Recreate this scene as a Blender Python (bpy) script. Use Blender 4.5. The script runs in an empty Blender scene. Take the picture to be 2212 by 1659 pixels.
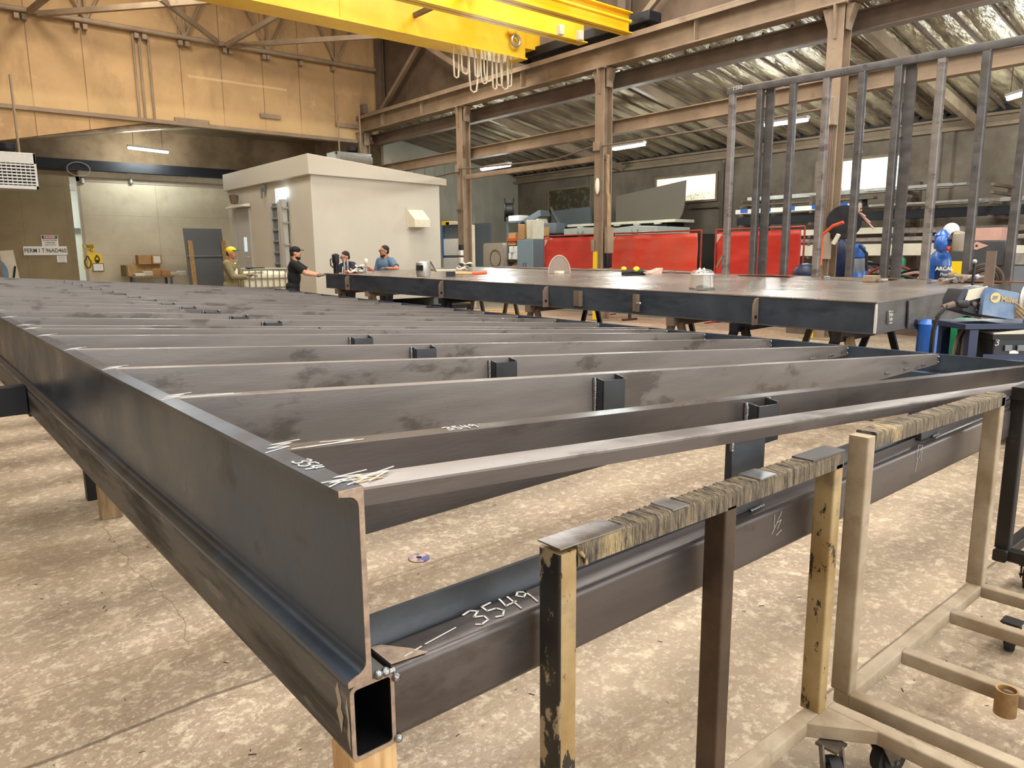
import bpy, bmesh, math, random
from mathutils import Vector as V, Matrix
random.seed(7)
C = bpy.context.scene.collection
sc = bpy.context.scene
sin, cos, pi, rad = math.sin, math.cos, math.pi, math.radians
# ---------------------------------------------------------------- camera
YAW, PIT, ROL, FPX = rad(40.01825), rad(9.98187), rad(-0.50199), 1582.65
EYE = V((0, 0, 1.68))
_f = V((sin(YAW)*cos(PIT), cos(YAW)*cos(PIT), -sin(PIT)))
_r0 = V((cos(YAW), -sin(YAW), 0)); _u0 = _r0.cross(_f)
_r = _r0*cos(ROL) + _u0*sin(ROL); _u = -_r0*sin(ROL) + _u0*cos(ROL)
cd = bpy.data.cameras.new('camera'); cam = bpy.data.objects.new('camera', cd); C.objects.link(cam)
M = Matrix((( _r.x, _u.x, -_f.x), (_r.y, _u.y, -_f.y), (_r.z, _u.z, -_f.z))).to_4x4(); M.translation = EYE
cam.matrix_world = M; cd.sensor_fit = 'HORIZONTAL'; cd.sensor_width = 36; cd.lens = FPX/2212*36; cd.clip_end = 200; cd.clip_start = .05
sc.camera = cam
def at(px, py, **k):
    """world point seen at a photo position on the plane X=, Y= or Z="""
    d = _r*((px-1106)/FPX) - _u*((py-829.5)/FPX) + _f
    (a, v), = k.items(); i = 'XYZ'.index(a)
    return EYE + d*((v-EYE[i])/d[i])
# ---------------------------------------------------------------- materials
def lin(h):
    c = [int(h[i:i+2], 16)/255 for i in (0, 2, 4)]
    return [(x/12.92 if x <= .04045 else ((x+.055)/1.055)**2.4) for x in c]
def mat(name, col, rough=.6, metal=0., var=.18, scale=6., bump=.0, bscale=40., col2=None, lo=.4, hi=.65, stretch=(1,1,1), detail=6., spec=.5, emit=None, estr=0., alpha=None, trans=0., rvar=.1, coat=0.):
    m = bpy.data.materials.new(name); m.use_nodes = True
    nt = m.node_tree; N = nt.nodes; L = nt.links; b = N['Principled BSDF']
    c = lin(col) if isinstance(col, str) else col
    tc = N.new('ShaderNodeTexCoord'); mp = N.new('ShaderNodeMapping'); mp.inputs['Scale'].default_value = stretch
    L.new(tc.outputs['Object'], mp.inputs['Vector'])
    nz = N.new('ShaderNodeTexNoise'); nz.inputs['Scale'].default_value = scale; nz.inputs['Detail'].default_value = detail; nz.inputs['Roughness'].default_value = .62
    L.new(mp.outputs[0], nz.inputs['Vector'])
    rp = N.new('ShaderNodeValToRGB'); e = rp.color_ramp.elements
    if col2: ca, cb = c, (lin(col2) if isinstance(col2, str) else col2)
    else: ca, cb = [x*(1-var) for x in c], [min(1, x*(1+var)) for x in c]
    e[0].position, e[1].position = lo, hi; e[0].color = (*ca, 1); e[1].color = (*cb, 1)
    L.new(nz.outputs['Fac'], rp.inputs['Fac']); L.new(rp.outputs['Color'], b.inputs['Base Color'])
    b.inputs['Roughness'].default_value = rough; b.inputs['Metallic'].default_value = metal; b.inputs['Specular IOR Level'].default_value = spec
    if rvar:
        mr = N.new('ShaderNodeMapRange'); mr.inputs['To Min'].default_value = max(.03, rough-rvar); mr.inputs['To Max'].default_value = min(1, rough+rvar)
        mr.inputs['From Min'].default_value = .3; mr.inputs['From Max'].default_value = .7
        L.new(nz.outputs['Fac'], mr.inputs['Value']); L.new(mr.outputs[0], b.inputs['Roughness'])
    if bump:
        n2 = N.new('ShaderNodeTexNoise'); n2.inputs['Scale'].default_value = bscale; n2.inputs['Detail'].default_value = 5
        L.new(mp.outputs[0], n2.inputs['Vector'])
        bp = N.new('ShaderNodeBump'); bp.inputs['Strength'].default_value = bump; bp.inputs['Distance'].default_value = .02
        L.new(n2.outputs['Fac'], bp.inputs['Height']); L.new(bp.outputs[0], b.inputs['Normal'])
    if bump >= 1: bp.inputs['Distance'].default_value = .07
    if emit: b.inputs['Emission Color'].default_value = (*lin(emit), 1); b.inputs['Emission Strength'].default_value = estr
    if trans: b.inputs['Transmission Weight'].default_value = trans
    if alpha is not None: b.inputs['Alpha'].default_value = alpha
    if coat: b.inputs['Coat Weight'].default_value = coat
    m['n'] = 1
    return m
def second(m, col, scale, lo, hi, stretch=(1,1,1), fac=1., metal=None, rough=None, detail=8., coords='Object'):
    """a second noise layer (paint wear, rust, dirt) mixed over the base colour"""
    nt = m.node_tree; N = nt.nodes; L = nt.links; b = N['Principled BSDF']
    src = b.inputs['Base Color'].links[0].from_socket
    tc = N.new('ShaderNodeTexCoord'); mp = N.new('ShaderNodeMapping'); mp.inputs['Scale'].default_value = stretch; mp.inputs['Location'].default_value = (3.1, 1.7, 5.3)
    L.new(tc.outputs[coords], mp.inputs['Vector'])
    nz = N.new('ShaderNodeTexNoise'); nz.inputs['Scale'].default_value = scale; nz.inputs['Detail'].default_value = detail; nz.inputs['Roughness'].default_value = .65
    L.new(mp.outputs[0], nz.inputs['Vector'])
    mr = N.new('ShaderNodeMapRange'); mr.inputs['From Min'].default_value = lo; mr.inputs['From Max'].default_value = hi; mr.inputs['To Max'].default_value = fac
    L.new(nz.outputs['Fac'], mr.inputs['Value'])
    mx = N.new('ShaderNodeMix'); mx.data_type = 'RGBA'
    L.new(mr.outputs[0], mx.inputs[0]); L.new(src, mx.inputs[6]); mx.inputs[7].default_value = (*lin(col), 1)
    L.new(mx.outputs[2], b.inputs['Base Color'])
    if metal is not None:
        r2 = N.new('ShaderNodeMapRange'); r2.inputs['From Min'].default_value = 0; r2.inputs['From Max'].default_value = fac
        r2.inputs['To Min'].default_value = b.inputs['Metallic'].default_value; r2.inputs['To Max'].default_value = metal
        L.new(mr.outputs[0], r2.inputs['Value']); L.new(r2.outputs[0], b.inputs['Metallic'])
    return m
def lines(m, col, axis, pos, width, wob=.03, wscale=3., fac=.8, lim=None):
    """joints, cracks or tinted bands on a surface: |coordinate - pos + wobble| < width"""
    nt = m.node_tree; N = nt.nodes; L = nt.links; b = N['Principled BSDF']
    tc = N.new('ShaderNodeTexCoord'); sp = N.new('ShaderNodeSeparateXYZ'); L.new(tc.outputs['Object'], sp.inputs[0])
    nz = N.new('ShaderNodeTexNoise'); nz.inputs['Scale'].default_value = wscale; nz.inputs['Detail'].default_value = 6; L.new(tc.outputs['Object'], nz.inputs['Vector'])
    wb = N.new('ShaderNodeMath'); wb.operation = 'MULTIPLY_ADD'; L.new(nz.outputs['Fac'], wb.inputs[0]); wb.inputs[1].default_value = 2*wob; wb.inputs[2].default_value = -wob
    ad = N.new('ShaderNodeMath'); ad.operation = 'ADD'; L.new(sp.outputs[axis], ad.inputs[0]); L.new(wb.outputs[0], ad.inputs[1])
    for p in pos:
        src = b.inputs['Base Color'].links[0].from_socket
        s = N.new('ShaderNodeMath'); s.operation = 'SUBTRACT'; L.new(ad.outputs[0], s.inputs[0]); s.inputs[1].default_value = p
        a = N.new('ShaderNodeMath'); a.operation = 'ABSOLUTE'; L.new(s.outputs[0], a.inputs[0])
        mr = N.new('ShaderNodeMapRange'); mr.inputs['From Min'].default_value = width*.4; mr.inputs['From Max'].default_value = width; mr.inputs['To Min'].default_value = fac; mr.inputs['To Max'].default_value = 0
        L.new(a.outputs[0], mr.inputs['Value']); f = mr.outputs[0]
        if lim:
            for ax, l0, l1 in lim:
                for lv, op in ((l0, 'GREATER_THAN'), (l1, 'LESS_THAN')):
                    g = N.new('ShaderNodeMath'); g.operation = op; L.new(sp.outputs[ax], g.inputs[0]); g.inputs[1].default_value = lv
                    mu = N.new('ShaderNodeMath'); mu.operation = 'MULTIPLY'; L.new(f, mu.inputs[0]); L.new(g.outputs[0], mu.inputs[1]); f = mu.outputs[0]
        mx = N.new('ShaderNodeMix'); mx.data_type = 'RGBA'
        L.new(f, mx.inputs[0]); L.new(src, mx.inputs[6]); mx.inputs[7].default_value = (*lin(col), 1)
        L.new(mx.outputs[2], b.inputs['Base Color'])
    return m
K = {}
K['mill'] = second(second(mat('mill_steel', '5e5c5b', .38, .45, var=.14, scale=3, stretch=(1,1,2.5), bump=.04, bscale=60), '574f48', 2.2, .52, .66, fac=.6), '34302d', 9, .62, .68, fac=.6)
K['mill_blue'] = second(second(mat('mill_steel_blue', '4b5868', .34, .65, var=.12, scale=2.5, bump=.03, bscale=60), '3a3c40', 4, .6, .66, fac=.55), '303b4a', 1.1, .48, .6, fac=.5)
K['mill_weather'] = second(second(mat('weathered_tube_steel', '605e5a', .6, .2, var=.15, scale=3, stretch=(1,.3,2), bump=.05, bscale=50, spec=.3), '262523', 5, .47, .6, stretch=(1,.25,2.5), fac=.85), '8b867d', 8, .6, .68, stretch=(1,.4,2), fac=.5)
K['mill_deck'] = second(mat('mill_steel_edge', '4c545f', .36, .5, var=.12, scale=2.5, bump=.03, bscale=60), '333a45', 1.3, .5, .6, stretch=(1,.6,2.5), fac=.7)
K['mill_slate'] = mat('mill_steel_slate', '43464a', .4, .4, var=.15, scale=3, bump=.03, bscale=60)
K['mill_brown'] = second(second(mat('mill_steel_brown', '7c7671', .4, .35, var=.12, scale=2.5, stretch=(.35,1,3), bump=.04, bscale=50), '4e4640', 2.6, .56, .62, stretch=(.7,1,1.6), fac=.7), '938c85', 1.4, .55, .75, stretch=(.5,1,3), fac=.4)
K['mill_dark'] = second(second(mat('mill_steel_dark', '5a5350', .34, .5, var=.12, scale=2.2, stretch=(.4,1,2.5), bump=.03, bscale=50), '3b3430', 2.4, .55, .62, stretch=(.7,1,1.6), fac=.6), '6d6763', 1.6, .55, .75, stretch=(.5,1,3), fac=.4)
K['cut_edge'] = mat('fresh_cut_steel', 'b09a84', .5, .6, col2='86766a', scale=30)
K['weld'] = mat('weld_bead', '9a9a9a', .25, .95, var=.3, scale=120, bump=.3, bscale=200)
K['dark_hole'] = mat('painted_hole_shade', '0d0d10', .6, .4)  # near black paints in the shade of bores and openings
K['chalk'] = mat('soapstone_chalk', 'c9c6bf', .95, var=.05)
K['chalk_tan'] = mat('yellow_chalk', 'b8a274', .95, var=.1)
K['wood'] = second(mat('raw_timber', 'c9a878', .8, 0, col2='a98152', scale=4, stretch=(9,9,.7), bump=.12, bscale=30), '7d6a4c', 3, .62, .8, fac=.5)
K['wood_old'] = mat('old_timber', 'a88f6c', .85, 0, col2='7d6546', scale=4, stretch=(6,6,.8), bump=.15, bscale=30)
K['cart'] = second(second(mat('worn_tan_paint', 'a8946a', .5, .05, col2='80602f', scale=3.5, bump=.06, bscale=40, lo=.35, hi=.7), '2d2a27', 24, .585, .61, fac=.95, metal=.5, stretch=(1,1,.45)), '6d645a', 5, .56, .66, fac=.55)
K['cart_black'] = second(mat('worn_black_side', '2b2926', .5, .3, var=.2, scale=8, bump=.06), 'a8987a', 15, .53, .57, stretch=(1,1,.6), fac=.9)
K['cart_brown'] = second(mat('brown_primer', '503e2f', .45, .2, col2='372c22', scale=4, bump=.05), '7a5e43', 11, .6, .7, fac=.5)
K['cart_cut'] = second(mat('torch_cut_tan', '8f8168', .7, .2, col2='5d5448', scale=14, stretch=(4,.5,.6), bump=.9, bscale=70, lo=.42, hi=.6), 'c4ad80', 5, .55, .63, stretch=(1,1,.8), fac=.75)
second(K['cart_cut'], '26221e', 40, .54, .6, stretch=(5,.25,.3), fac=.85); second(K['cart_cut'], '3a342d', 7, .56, .66, fac=.6)
K['cart_dust'] = second(mat('dusty_tan_paint', 'a3947d', .8, 0, col2='86745a', scale=4, bump=.05), '5a4630', 6, .58, .72, fac=.6)
K['cart_rust'] = second(mat('amber_stained_paint', '9c7a48', .6, 0, col2='7a5c36', scale=9), '4a3826', 14, .6, .72, fac=.6)
K['bare'] = mat('bare_steel', 'a7a7a9', .33, .9, var=.15, scale=5, bump=.05)
K['black_steel'] = second(mat('black_steel', '2a2826', .5, .5, var=.2, scale=5), '6e6358', 7, .62, .75, fac=.5)
K['rubber'] = mat('black_rubber', '1d1c1b', .7, var=.25, scale=12)
K['caster'] = mat('caster_zinc', '6d6458', .5, .7, var=.25, scale=15)
fl = mat('concrete_floor', '83725d', .6, 0, col2='9f8d74', scale=.9, bump=.6, bscale=30, lo=.3, hi=.7, rvar=.18, detail=10)
second(fl, '7d674f', .5, .5, .72, fac=.7, detail=10); second(fl, 'bfab8d', 4, .54, .7, fac=.55); second(fl, '75614a', 7, .58, .7, fac=.55); second(fl, 'c6b79c', 16, .53, .62, fac=.5); second(fl, '6b5f50', 24, .57, .66, fac=.55); second(fl, 'd4c6ac', 48, .55, .62, fac=.4); second(fl, '4a3e32', 30, .68, .72, fac=.7); second(fl, '8c7456', 1.3, .55, .7, stretch=(.35,1,1), fac=.5)
lines(fl, '4a3c2c', 1, [2.74], .014, .05, 2.2, .75, lim=[(0, -9, 1.75)]); lines(fl, '4a3c2c', 1, [1.2], .009, .02, 3, .75, lim=[(0, 1.9, 9)])
lines(fl, '5a4b3a', 0, [.85], .0035, .09, 4, .75, lim=[(1, 3.2, 5.1)]); lines(fl, '5a4b3a', 0, [3.4], .003, .06, 4, .6, lim=[(1, .2, 1.2)]); lines(fl, '6a5a48', 1, [5.6, 3.22], .006, .04, 2, .6)
K['floor'] = fl
ow = mat('grimy_tan_wall', 'a78760', .85, 0, col2='c09e70', scale=.55, bump=.1, bscale=20, lo=.3, hi=.7, detail=9)
second(ow, '816649', .8, .55, .75, stretch=(1,1,.35), fac=.7); second(ow, 'd9b98c', 2.4, .6, .75, fac=.4); second(ow, '6a553f', .45, .52, .68, stretch=(1,1,.5), fac=.5)
lines(ow, '5b4330', 0, [3.69, 5.05, 7.75, 9.0, 10.37, 11.66, 12.97], .018, .003, .5, .7)
lines(ow, 'd6b683', 2, [6.05], .42, .02, 1.5, .45); lines(ow, 'd9bd90', 2, [7.32], .05, .02, 1, .5, lim=[(0, 7.95, 11.2)]); lines(ow, '5f4a33', 2, [8.0], .45, .12, .7, .3)  # broad pale bands and one darker band across the wall
K['wall_tan'] = ow
K['wall_low'] = second(mat('dusty_brown_wall', '8f765a', .85, 0, col2='6c573f', scale=.8, bump=.08, bscale=20), '57452f', 1.2, .55, .75, fac=.5)
K['panel_cream'] = second(mat('cream_panel', 'bdb096', .7, 0, col2='d0c4a9', scale=.7, bump=.03), 'a39170', 1.6, .58, .75, fac=.5)
lines(K['panel_cream'], '8a7a5c', 2, [3.24, 1.8], .012, .004, 1, .35); lines(K['panel_cream'], '86765a', 0, [8.15], .014, .006, 1, .5)
K['panel_khaki'] = second(mat('khaki_panel', '968665', .75, 0, col2='86765a', scale=.8), '6f6048', 2, .6, .75, fac=.4)
lines(K['panel_khaki'], '635640', 0, [3.75, 5.1], .012, .004, 1, .4)
K['concrete'] = second(mat('grey_concrete_wall', '857767', .9, 0, col2='6b5f52', scale=.8, bump=.12, bscale=18), '4d443a', 1.1, .55, .75, fac=.55)
lines(K['concrete'], '4a4038', 1, [8.0, 14.6, 20.9], .035, .004, 1, .6)
K['girder'] = second(mat('dusty_tan_steel', '87745f', .7, .1, col2='9b866d', scale=1.6, bump=.04), '5e4a37', 3, .58, .74, fac=.6)
K['girder_dk'] = second(mat('dusty_brown_steel', '65564a', .75, .1, col2='766454', scale=2), '3f3225', 4, .6, .75, fac=.5)
K['yellow'] = second(mat('crane_yellow', 'e8b414', .42, 0, col2='f2c93a', scale=.8, bump=.02), '9c6f1e', 2, .6, .78, fac=.6)
K['foil'] = second(mat('foil_insulation', '827460', .42, .3, col2='b3a282', scale=2.2, stretch=(.6,2,1), bump=1., bscale=5, lo=.35, hi=.7), '544636', 1.3, .55, .72, fac=.6)
K['dark'] = mat('dark_steel', '1b1c22', .55, .3, var=.2)
K['grey_paint'] = mat('light_grey_paint', 'c0bbac', .55, 0, var=.03, scale=1)
K['grey_paint2'] = mat('cool_grey_paint', 'b3b2ac', .55, 0, var=.03, scale=1)
K['white'] = mat('white_paint', 'e8e6e0', .5, 0, var=.04)
K['offwhite'] = mat('off_white', 'd8cfb8', .6, 0, var=.07, scale=3)
K['red'] = mat('red_welding_vinyl', 'b8352a', .35, 0, var=.08, scale=2, bump=.12, bscale=4, stretch=(1,.5,2.5))
K['red_pale'] = mat('sun_bleached_red_vinyl', 'c9402f', .3, 0, col2='cc5743', scale=1.2, bump=.15, bscale=3, stretch=(1,.5,2.5))
K['redpost'] = mat('red_tube', '9c3a2e', .5, .2, var=.2)
K['bluegrey'] = mat('blue_grey_cabinet', '8fa3ad', .5, .1, var=.05, scale=2)
K['slate'] = mat('slate_grey_panel', '6c7175', .6, .1, var=.06, scale=1.5)
K['beige'] = mat('beige_enamel', 'a89a88', .6, 0, var=.06)
K['card'] = mat('cardboard', 'b98f5d', .85, 0, var=.1, scale=5)
K['paper'] = mat('white_paper', 'ece9e2', .8, 0, var=.04)
K['sheet'] = mat('grey_sheet_metal', '756a5c', .6, .25, var=.05, scale=.6)
K['blue'] = mat('gas_blue', '2b62b4', .32, 0, var=.06, coat=.4)
K['bluedk'] = mat('navy_blue_paint', '1a2746', .4, 0, var=.12)
K['bluefeed'] = second(mat('faded_blue_enamel', '7389a3', .55, 0, col2='4a668f', scale=4), '8b9cae', 7, .55, .7, fac=.5)
K['green'] = mat('green_paint', '1d7a48', .4, 0, var=.1)
K['black'] = mat('black_plastic', '15151a', .45, 0, var=.2)
K['orange'] = mat('orange_paint', 'd9542a', .5, 0, var=.1)
K['yel2'] = mat('safety_yellow', 'f0c81c', .5, 0, var=.05)
K['silver'] = mat('galvanised_metal', 'b5b3ac', .4, .7, var=.12, scale=9)
K['tan_helm'] = mat('tan_helmet', '8f8270', .45, 0, var=.1)
K['clear'] = mat('clear_visor', 'f2f0ea', .06, 0, var=.02, trans=.9, rvar=0)
K['pink'] = mat('faded_pink_card', 'c39a8a', .8, 0, var=.06)
K['skin'] = mat('skin', 'b97c5c', .55, 0, var=.07, scale=8)
K['skin2'] = mat('skin_pale', 'c98f70', .55, 0, var=.07, scale=8)
K['hair'] = mat('dark_hair', '17120f', .7, 0, var=.3, scale=40, bump=.4, bscale=90)
K['tshirt'] = mat('black_cotton', '121214', .9, 0, var=.2, bump=.2, bscale=20)
K['denim_shirt'] = mat('blue_grey_shirt', '566f88', .9, 0, var=.12, bump=.25, bscale=18)
K['hoodie'] = mat('navy_hoodie', '2b2c3e', .95, 0, var=.15, bump=.25, bscale=18)
K['khaki'] = mat('olive_khaki_jacket', '7d7250', .9, 0, var=.14, bump=.3, bscale=14)
K['trouser'] = mat('dark_work_trousers', '1c1e28', .9, 0, var=.2)
K['glove'] = mat('grey_work_glove', '77695a', .9, 0, var=.2)
K['cream_tank'] = mat('translucent_tank', 'ece2c4', .4, 0, var=.03, scale=1)
K['galv'] = mat('cage_wire', '8a8778', .45, .6, var=.1)
K['insul_lum'] = K['foil']
K['lamp'] = mat('fluorescent_tube', 'ffffff', .5, 0, var=0, emit='e6f6ff', estr=14)
K['wallpack'] = mat('lit_wall_lamp', 'ffffff', .5, 0, var=0, emit='d9f4ff', estr=2.2)
K['bluelite'] = mat('blue_glow_paint', 'ffffff', .4, 0, var=0, emit='8cc6e6', estr=.55)  # blue glow put in as emission; panes and bracket are no lamps
wp = mat('daylit_window_pane', 'ffffff', .3, 0, var=0)
N = wp.node_tree.nodes; L = wp.node_tree.links; tc = N.new('ShaderNodeTexCoord'); nz = N.new('ShaderNodeTexNoise'); nz.inputs['Scale'].default_value = 26; nz.inputs['Detail'].default_value = 5
rp = N.new('ShaderNodeValToRGB'); rp.color_ramp.elements[0].position = .43; rp.color_ramp.elements[0].color = (.35, .33, .1, 1); rp.color_ramp.elements[1].position = .53; rp.color_ramp.elements[1].color = (1, 1, .72, 1)
L.new(tc.outputs['Object'], nz.inputs[0]); L.new(nz.outputs['Fac'], rp.inputs[0]); L.new(rp.outputs[0], N['Principled BSDF'].inputs['Emission Color']); N['Principled BSDF'].inputs['Emission Strength'].default_value = .85
K['win'] = wp
K['windark'] = mat('grimy_glass', '4a4334', .25, 0, col2='8a7a50', scale=6, lo=.5, hi=.75)
# ---------------------------------------------------------------- mesh helpers
class MB:
    def __init__(s): s.b = bmesh.new()
    def hexa(s, p):
        v = [s.b.verts.new(q) for q in p]
        for f in ((3,2,1,0),(4,5,6,7),(0,1,5,4),(1,2,6,5),(2,3,7,6),(3,0,4,7)): s.b.faces.new([v[i] for i in f])
        return s
    def box(s, x0, x1, y0, y1, z0, z1):
        x0, x1 = sorted((x0, x1)); y0, y1 = sorted((y0, y1)); z0, z1 = sorted((z0, z1))
        return s.hexa([(x0,y0,z0),(x1,y0,z0),(x1,y1,z0),(x0,y1,z0),(x0,y0,z1),(x1,y0,z1),(x1,y1,z1),(x0,y1,z1)])
    def bar(s, p, q, w, h, up=(0,0,1)):
        p, q = V(p), V(q); d = (q-p).normalized(); sd = d.cross(V(up)).normalized(); u = sd.cross(d)
        a, b = sd*w/2, u*h/2
        return s.hexa([p-a-b, p+a-b, q+a-b, q-a-b, p-a+b, p+a+b, q+a+b, q-a+b])
    def sweep(s, prof, stations, closed=True, caps=True):
        """prof: list of (a,b); stations: list of (origin, axis_a, axis_b)"""
        R = [[s.b.verts.new(V(o)+V(A)*a+V(B)*b) for a, b in prof] for o, A, B in stations]
        n = len(prof)
        for r0, r1 in zip(R, R[1:]):
            for i in range(n if closed else n-1):
                s.b.faces.new((r0[i], r0[(i+1) % n], r1[(i+1) % n], r1[i]))
        if caps and closed: s.b.faces.new(R[0][::-1]); s.b.faces.new(R[-1])
        return s
    def grid(s, P, nu, nv):
        v = [[s.b.verts.new(P(i/nu, j/nv)) for j in range(nv+1)] for i in range(nu+1)]
        for i in range(nu):
            for j in range(nv): s.b.faces.new((v[i][j], v[i+1][j], v[i+1][j+1], v[i][j+1]))
        return s
    def tube(s, pts, r, n=10, caps=True):
        pts = [V(p) for p in pts]; rs = r if isinstance(r, (list, tuple)) else [r]*len(pts)
        prev = None; R = []
        for i, p in enumerate(pts):
            d = (pts[min(i+1, len(pts)-1)]-pts[max(i-1, 0)]).normalized()
            a = prev if prev is not None else (V((0,0,1)) if abs(d.z) < .9 else V((1,0,0)))
            a = (a-d*a.dot(d))
            if a.length < 1e-6: a = V((0,1,0)) if abs(d.y) < .9 else V((1,0,0)); a = a-d*a.dot(d)
            a.normalize(); b = d.cross(a); prev = a
            R.append([s.b.verts.new(p+(a*cos(t)+b*sin(t))*rs[i]) for t in [2*pi*k/n for k in range(n)]])
        for r0, r1 in zip(R, R[1:]):
            for k in range(n): s.b.faces.new((r0[k], r0[(k+1) % n], r1[(k+1) % n], r1[k]))
        if caps: s.b.faces.new(R[0][::-1]); s.b.faces.new(R[-1])
        return s
    def lathe(s, prof, o, ax=(0,0,1), n=24):
        ax = V(ax).normalized(); a = ax.orthogonal().normalized(); b = ax.cross(a); o = V(o)
        R = [[s.b.verts.new(o+ax*h+(a*cos(t)+b*sin(t))*max(r, .0004)) for t in [2*pi*k/n for k in range(n)]] for r, h in prof]
        for r0, r1 in zip(R, R[1:]):
            for k in range(n): s.b.faces.new((r0[k], r0[(k+1) % n], r1[(k+1) % n], r1[k]))
        s.b.faces.new(R[0][::-1]); s.b.faces.new(R[-1])
        return s
    def ball(s, c, rx, ry=None, rz=None, n=12, rot=None):
        ry = rx if ry is None else ry; rz = rx if rz is None else rz
        m = Matrix.Translation(V(c)) @ (rot.to_4x4() if rot else Matrix.Identity(4)) @ Matrix.Diagonal((rx, ry, rz, 1))
        bmesh.ops.create_uvsphere(s.b, u_segments=n*2, v_segments=n, radius=1, matrix=m)
        return s
    def disc_plate(s, outline, p, nrm, th):
        """closed outline of 3-D points given a thickness along nrm"""
        t = V(nrm).normalized()*th; a = [s.b.verts.new(V(q)) for q in outline]; b = [s.b.verts.new(V(q)+t) for q in outline]; n = len(a)
        s.b.faces.new(a[::-1]); s.b.faces.new(b)
        for i in range(n): s.b.faces.new((a[i], a[(i+1) % n], b[(i+1) % n], b[i]))
        return s
    def build(s, name, m, parent=None, bev=0., seg=2, sharp=35):
        me = bpy.data.meshes.new(name)
        bmesh.ops.recalc_face_normals(s.b, faces=s.b.faces)
        if parent is not None:
            o = parent; off = V((0,0,0))
            while o is not None: off += o.location; o = o.parent
            for v in s.b.verts: v.co -= off
        s.b.to_mesh(me); s.b.free()
        for p in me.polygons: p.use_smooth = True
        me.set_sharp_from_angle(angle=rad(sharp))
        me.materials.append(K[m] if isinstance(m, str) else m)
        ob = bpy.data.objects.new(name, me); C.objects.link(ob); ob.parent = parent
        if bev:
            bv = ob.modifiers.new('bevel', 'BEVEL'); bv.width = bev; bv.segments = seg; bv.limit_method = 'ANGLE'; bv.angle_limit = rad(50)
        return ob
def tag(o, label, cat, group=None, kind=None):
    if label: o['label'] = label
    if cat: o['category'] = cat
    if group: o['group'] = group
    if kind: o['kind'] = kind
    return o
def thing(name, label, cat, loc=(0,0,0), group=None):
    o = bpy.data.objects.new(name, None); o.empty_display_size = .1; o.location = loc; C.objects.link(o)
    return tag(o, label, cat, group)
def struct(o): o['kind'] = 'structure'; return o
def box(name, m, parent, *a, bev=0.): return MB().box(*a).build(name, m, parent, bev)
def rrect(w, h, r, n=4, x0=None, y0=None):
    """rounded rectangle profile, lower-left corner at (x0,y0)"""
    x0 = -w/2 if x0 is None else x0; y0 = -h/2 if y0 is None else y0
    out = []
    for cx_, cy_, a0 in ((x0+w-r, y0+h-r, 0), (x0+r, y0+h-r, pi/2), (x0+r, y0+r, pi), (x0+w-r, y0+r, 3*pi/2)):
        for k in range(n+1): t = a0+pi/2*k/n; out.append((cx_+r*cos(t), cy_+r*sin(t)))
    return out
def rhs(p, q, w, h, up=(0,0,1), r=None, mb=None):
    p, q = V(p), V(q); d = (q-p).normalized(); sd = d.cross(V(up)).normalized(); u = sd.cross(d)
    return (mb or MB()).sweep(rrect(w, h, min(w, h)*.14 if r is None else r), [(p, sd, u), (q, sd, u)])
def hollow(mb, prof_o, prof_i, stations, ends=(True, True)):
    Ro = [[mb.b.verts.new(V(o)+V(A)*a+V(B)*b) for a, b in prof_o] for o, A, B in stations]
    Ri = [[mb.b.verts.new(V(o)+V(A)*a+V(B)*b) for a, b in prof_i] for o, A, B in stations]
    n = len(prof_o)
    for R in (Ro, Ri):
        for r0, r1 in zip(R, R[1:]):
            for i in range(n): mb.b.faces.new((r0[i], r0[(i+1) % n], r1[(i+1) % n], r1[i]))
    for e, k in ((0, ends[0]), (-1, ends[1])):
        for i in range(n): mb.b.faces.new((Ro[e][i], Ro[e][(i+1) % n], Ri[e][(i+1) % n], Ri[e][i]))
    return mb
def text_mesh(name, body, size, o, xa, ya, m, parent=None, th=.002, align='CENTER', bold=0., sx=1.):
    cu = bpy.data.curves.new('t', 'FONT'); cu.body = body; cu.size = size; cu.align_x = align; cu.align_y = 'CENTER'; cu.offset = bold; cu.resolution_u = 3
    t = bpy.data.objects.new('t', cu); C.objects.link(t)
    dg = bpy.context.evaluated_depsgraph_get(); me = bpy.data.meshes.new_from_object(t.evaluated_get(dg))
    bpy.data.objects.remove(t); bpy.data.curves.remove(cu)
    xa, ya = V(xa).normalized(), V(ya).normalized(); na = xa.cross(ya)
    b = MB(); b.b.from_mesh(me); bpy.data.meshes.remove(me)
    for v in b.b.verts: v.co = V(o)+xa*v.co.x*sx+ya*v.co.y+na*.0015
    g = bmesh.ops.extrude_face_region(b.b, geom=b.b.faces[:])
    for v in [e for e in g['geom'] if isinstance(e, bmesh.types.BMVert)]: v.co += na*th
    return b.build(name, m, parent)
def strokes(name, S, o, xa, ya, m, parent, r=.003, sc_=1.):
    """hand-drawn chalk strokes (lists of 2-D points) on the plane o, xa, ya"""
    xa, ya = V(xa).normalized(), V(ya).normalized(); na = xa.cross(ya); b = MB()
    for st in S:
        pts = [V(o)+xa*x*sc_+ya*y*sc_+na*.001 for x, y in st]
        for p, q in zip(pts, pts[1:]):
            d = (q-p)
            if d.length < 1e-5: continue
            d.normalize(); sd = na.cross(d)*r
            b.disc_plate([p-sd-d*r*.5, q-sd+d*r*.5, q+sd+d*r*.5, p+sd-d*r*.5], p, na, .0012)
    return b.build(name, m, parent)
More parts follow.
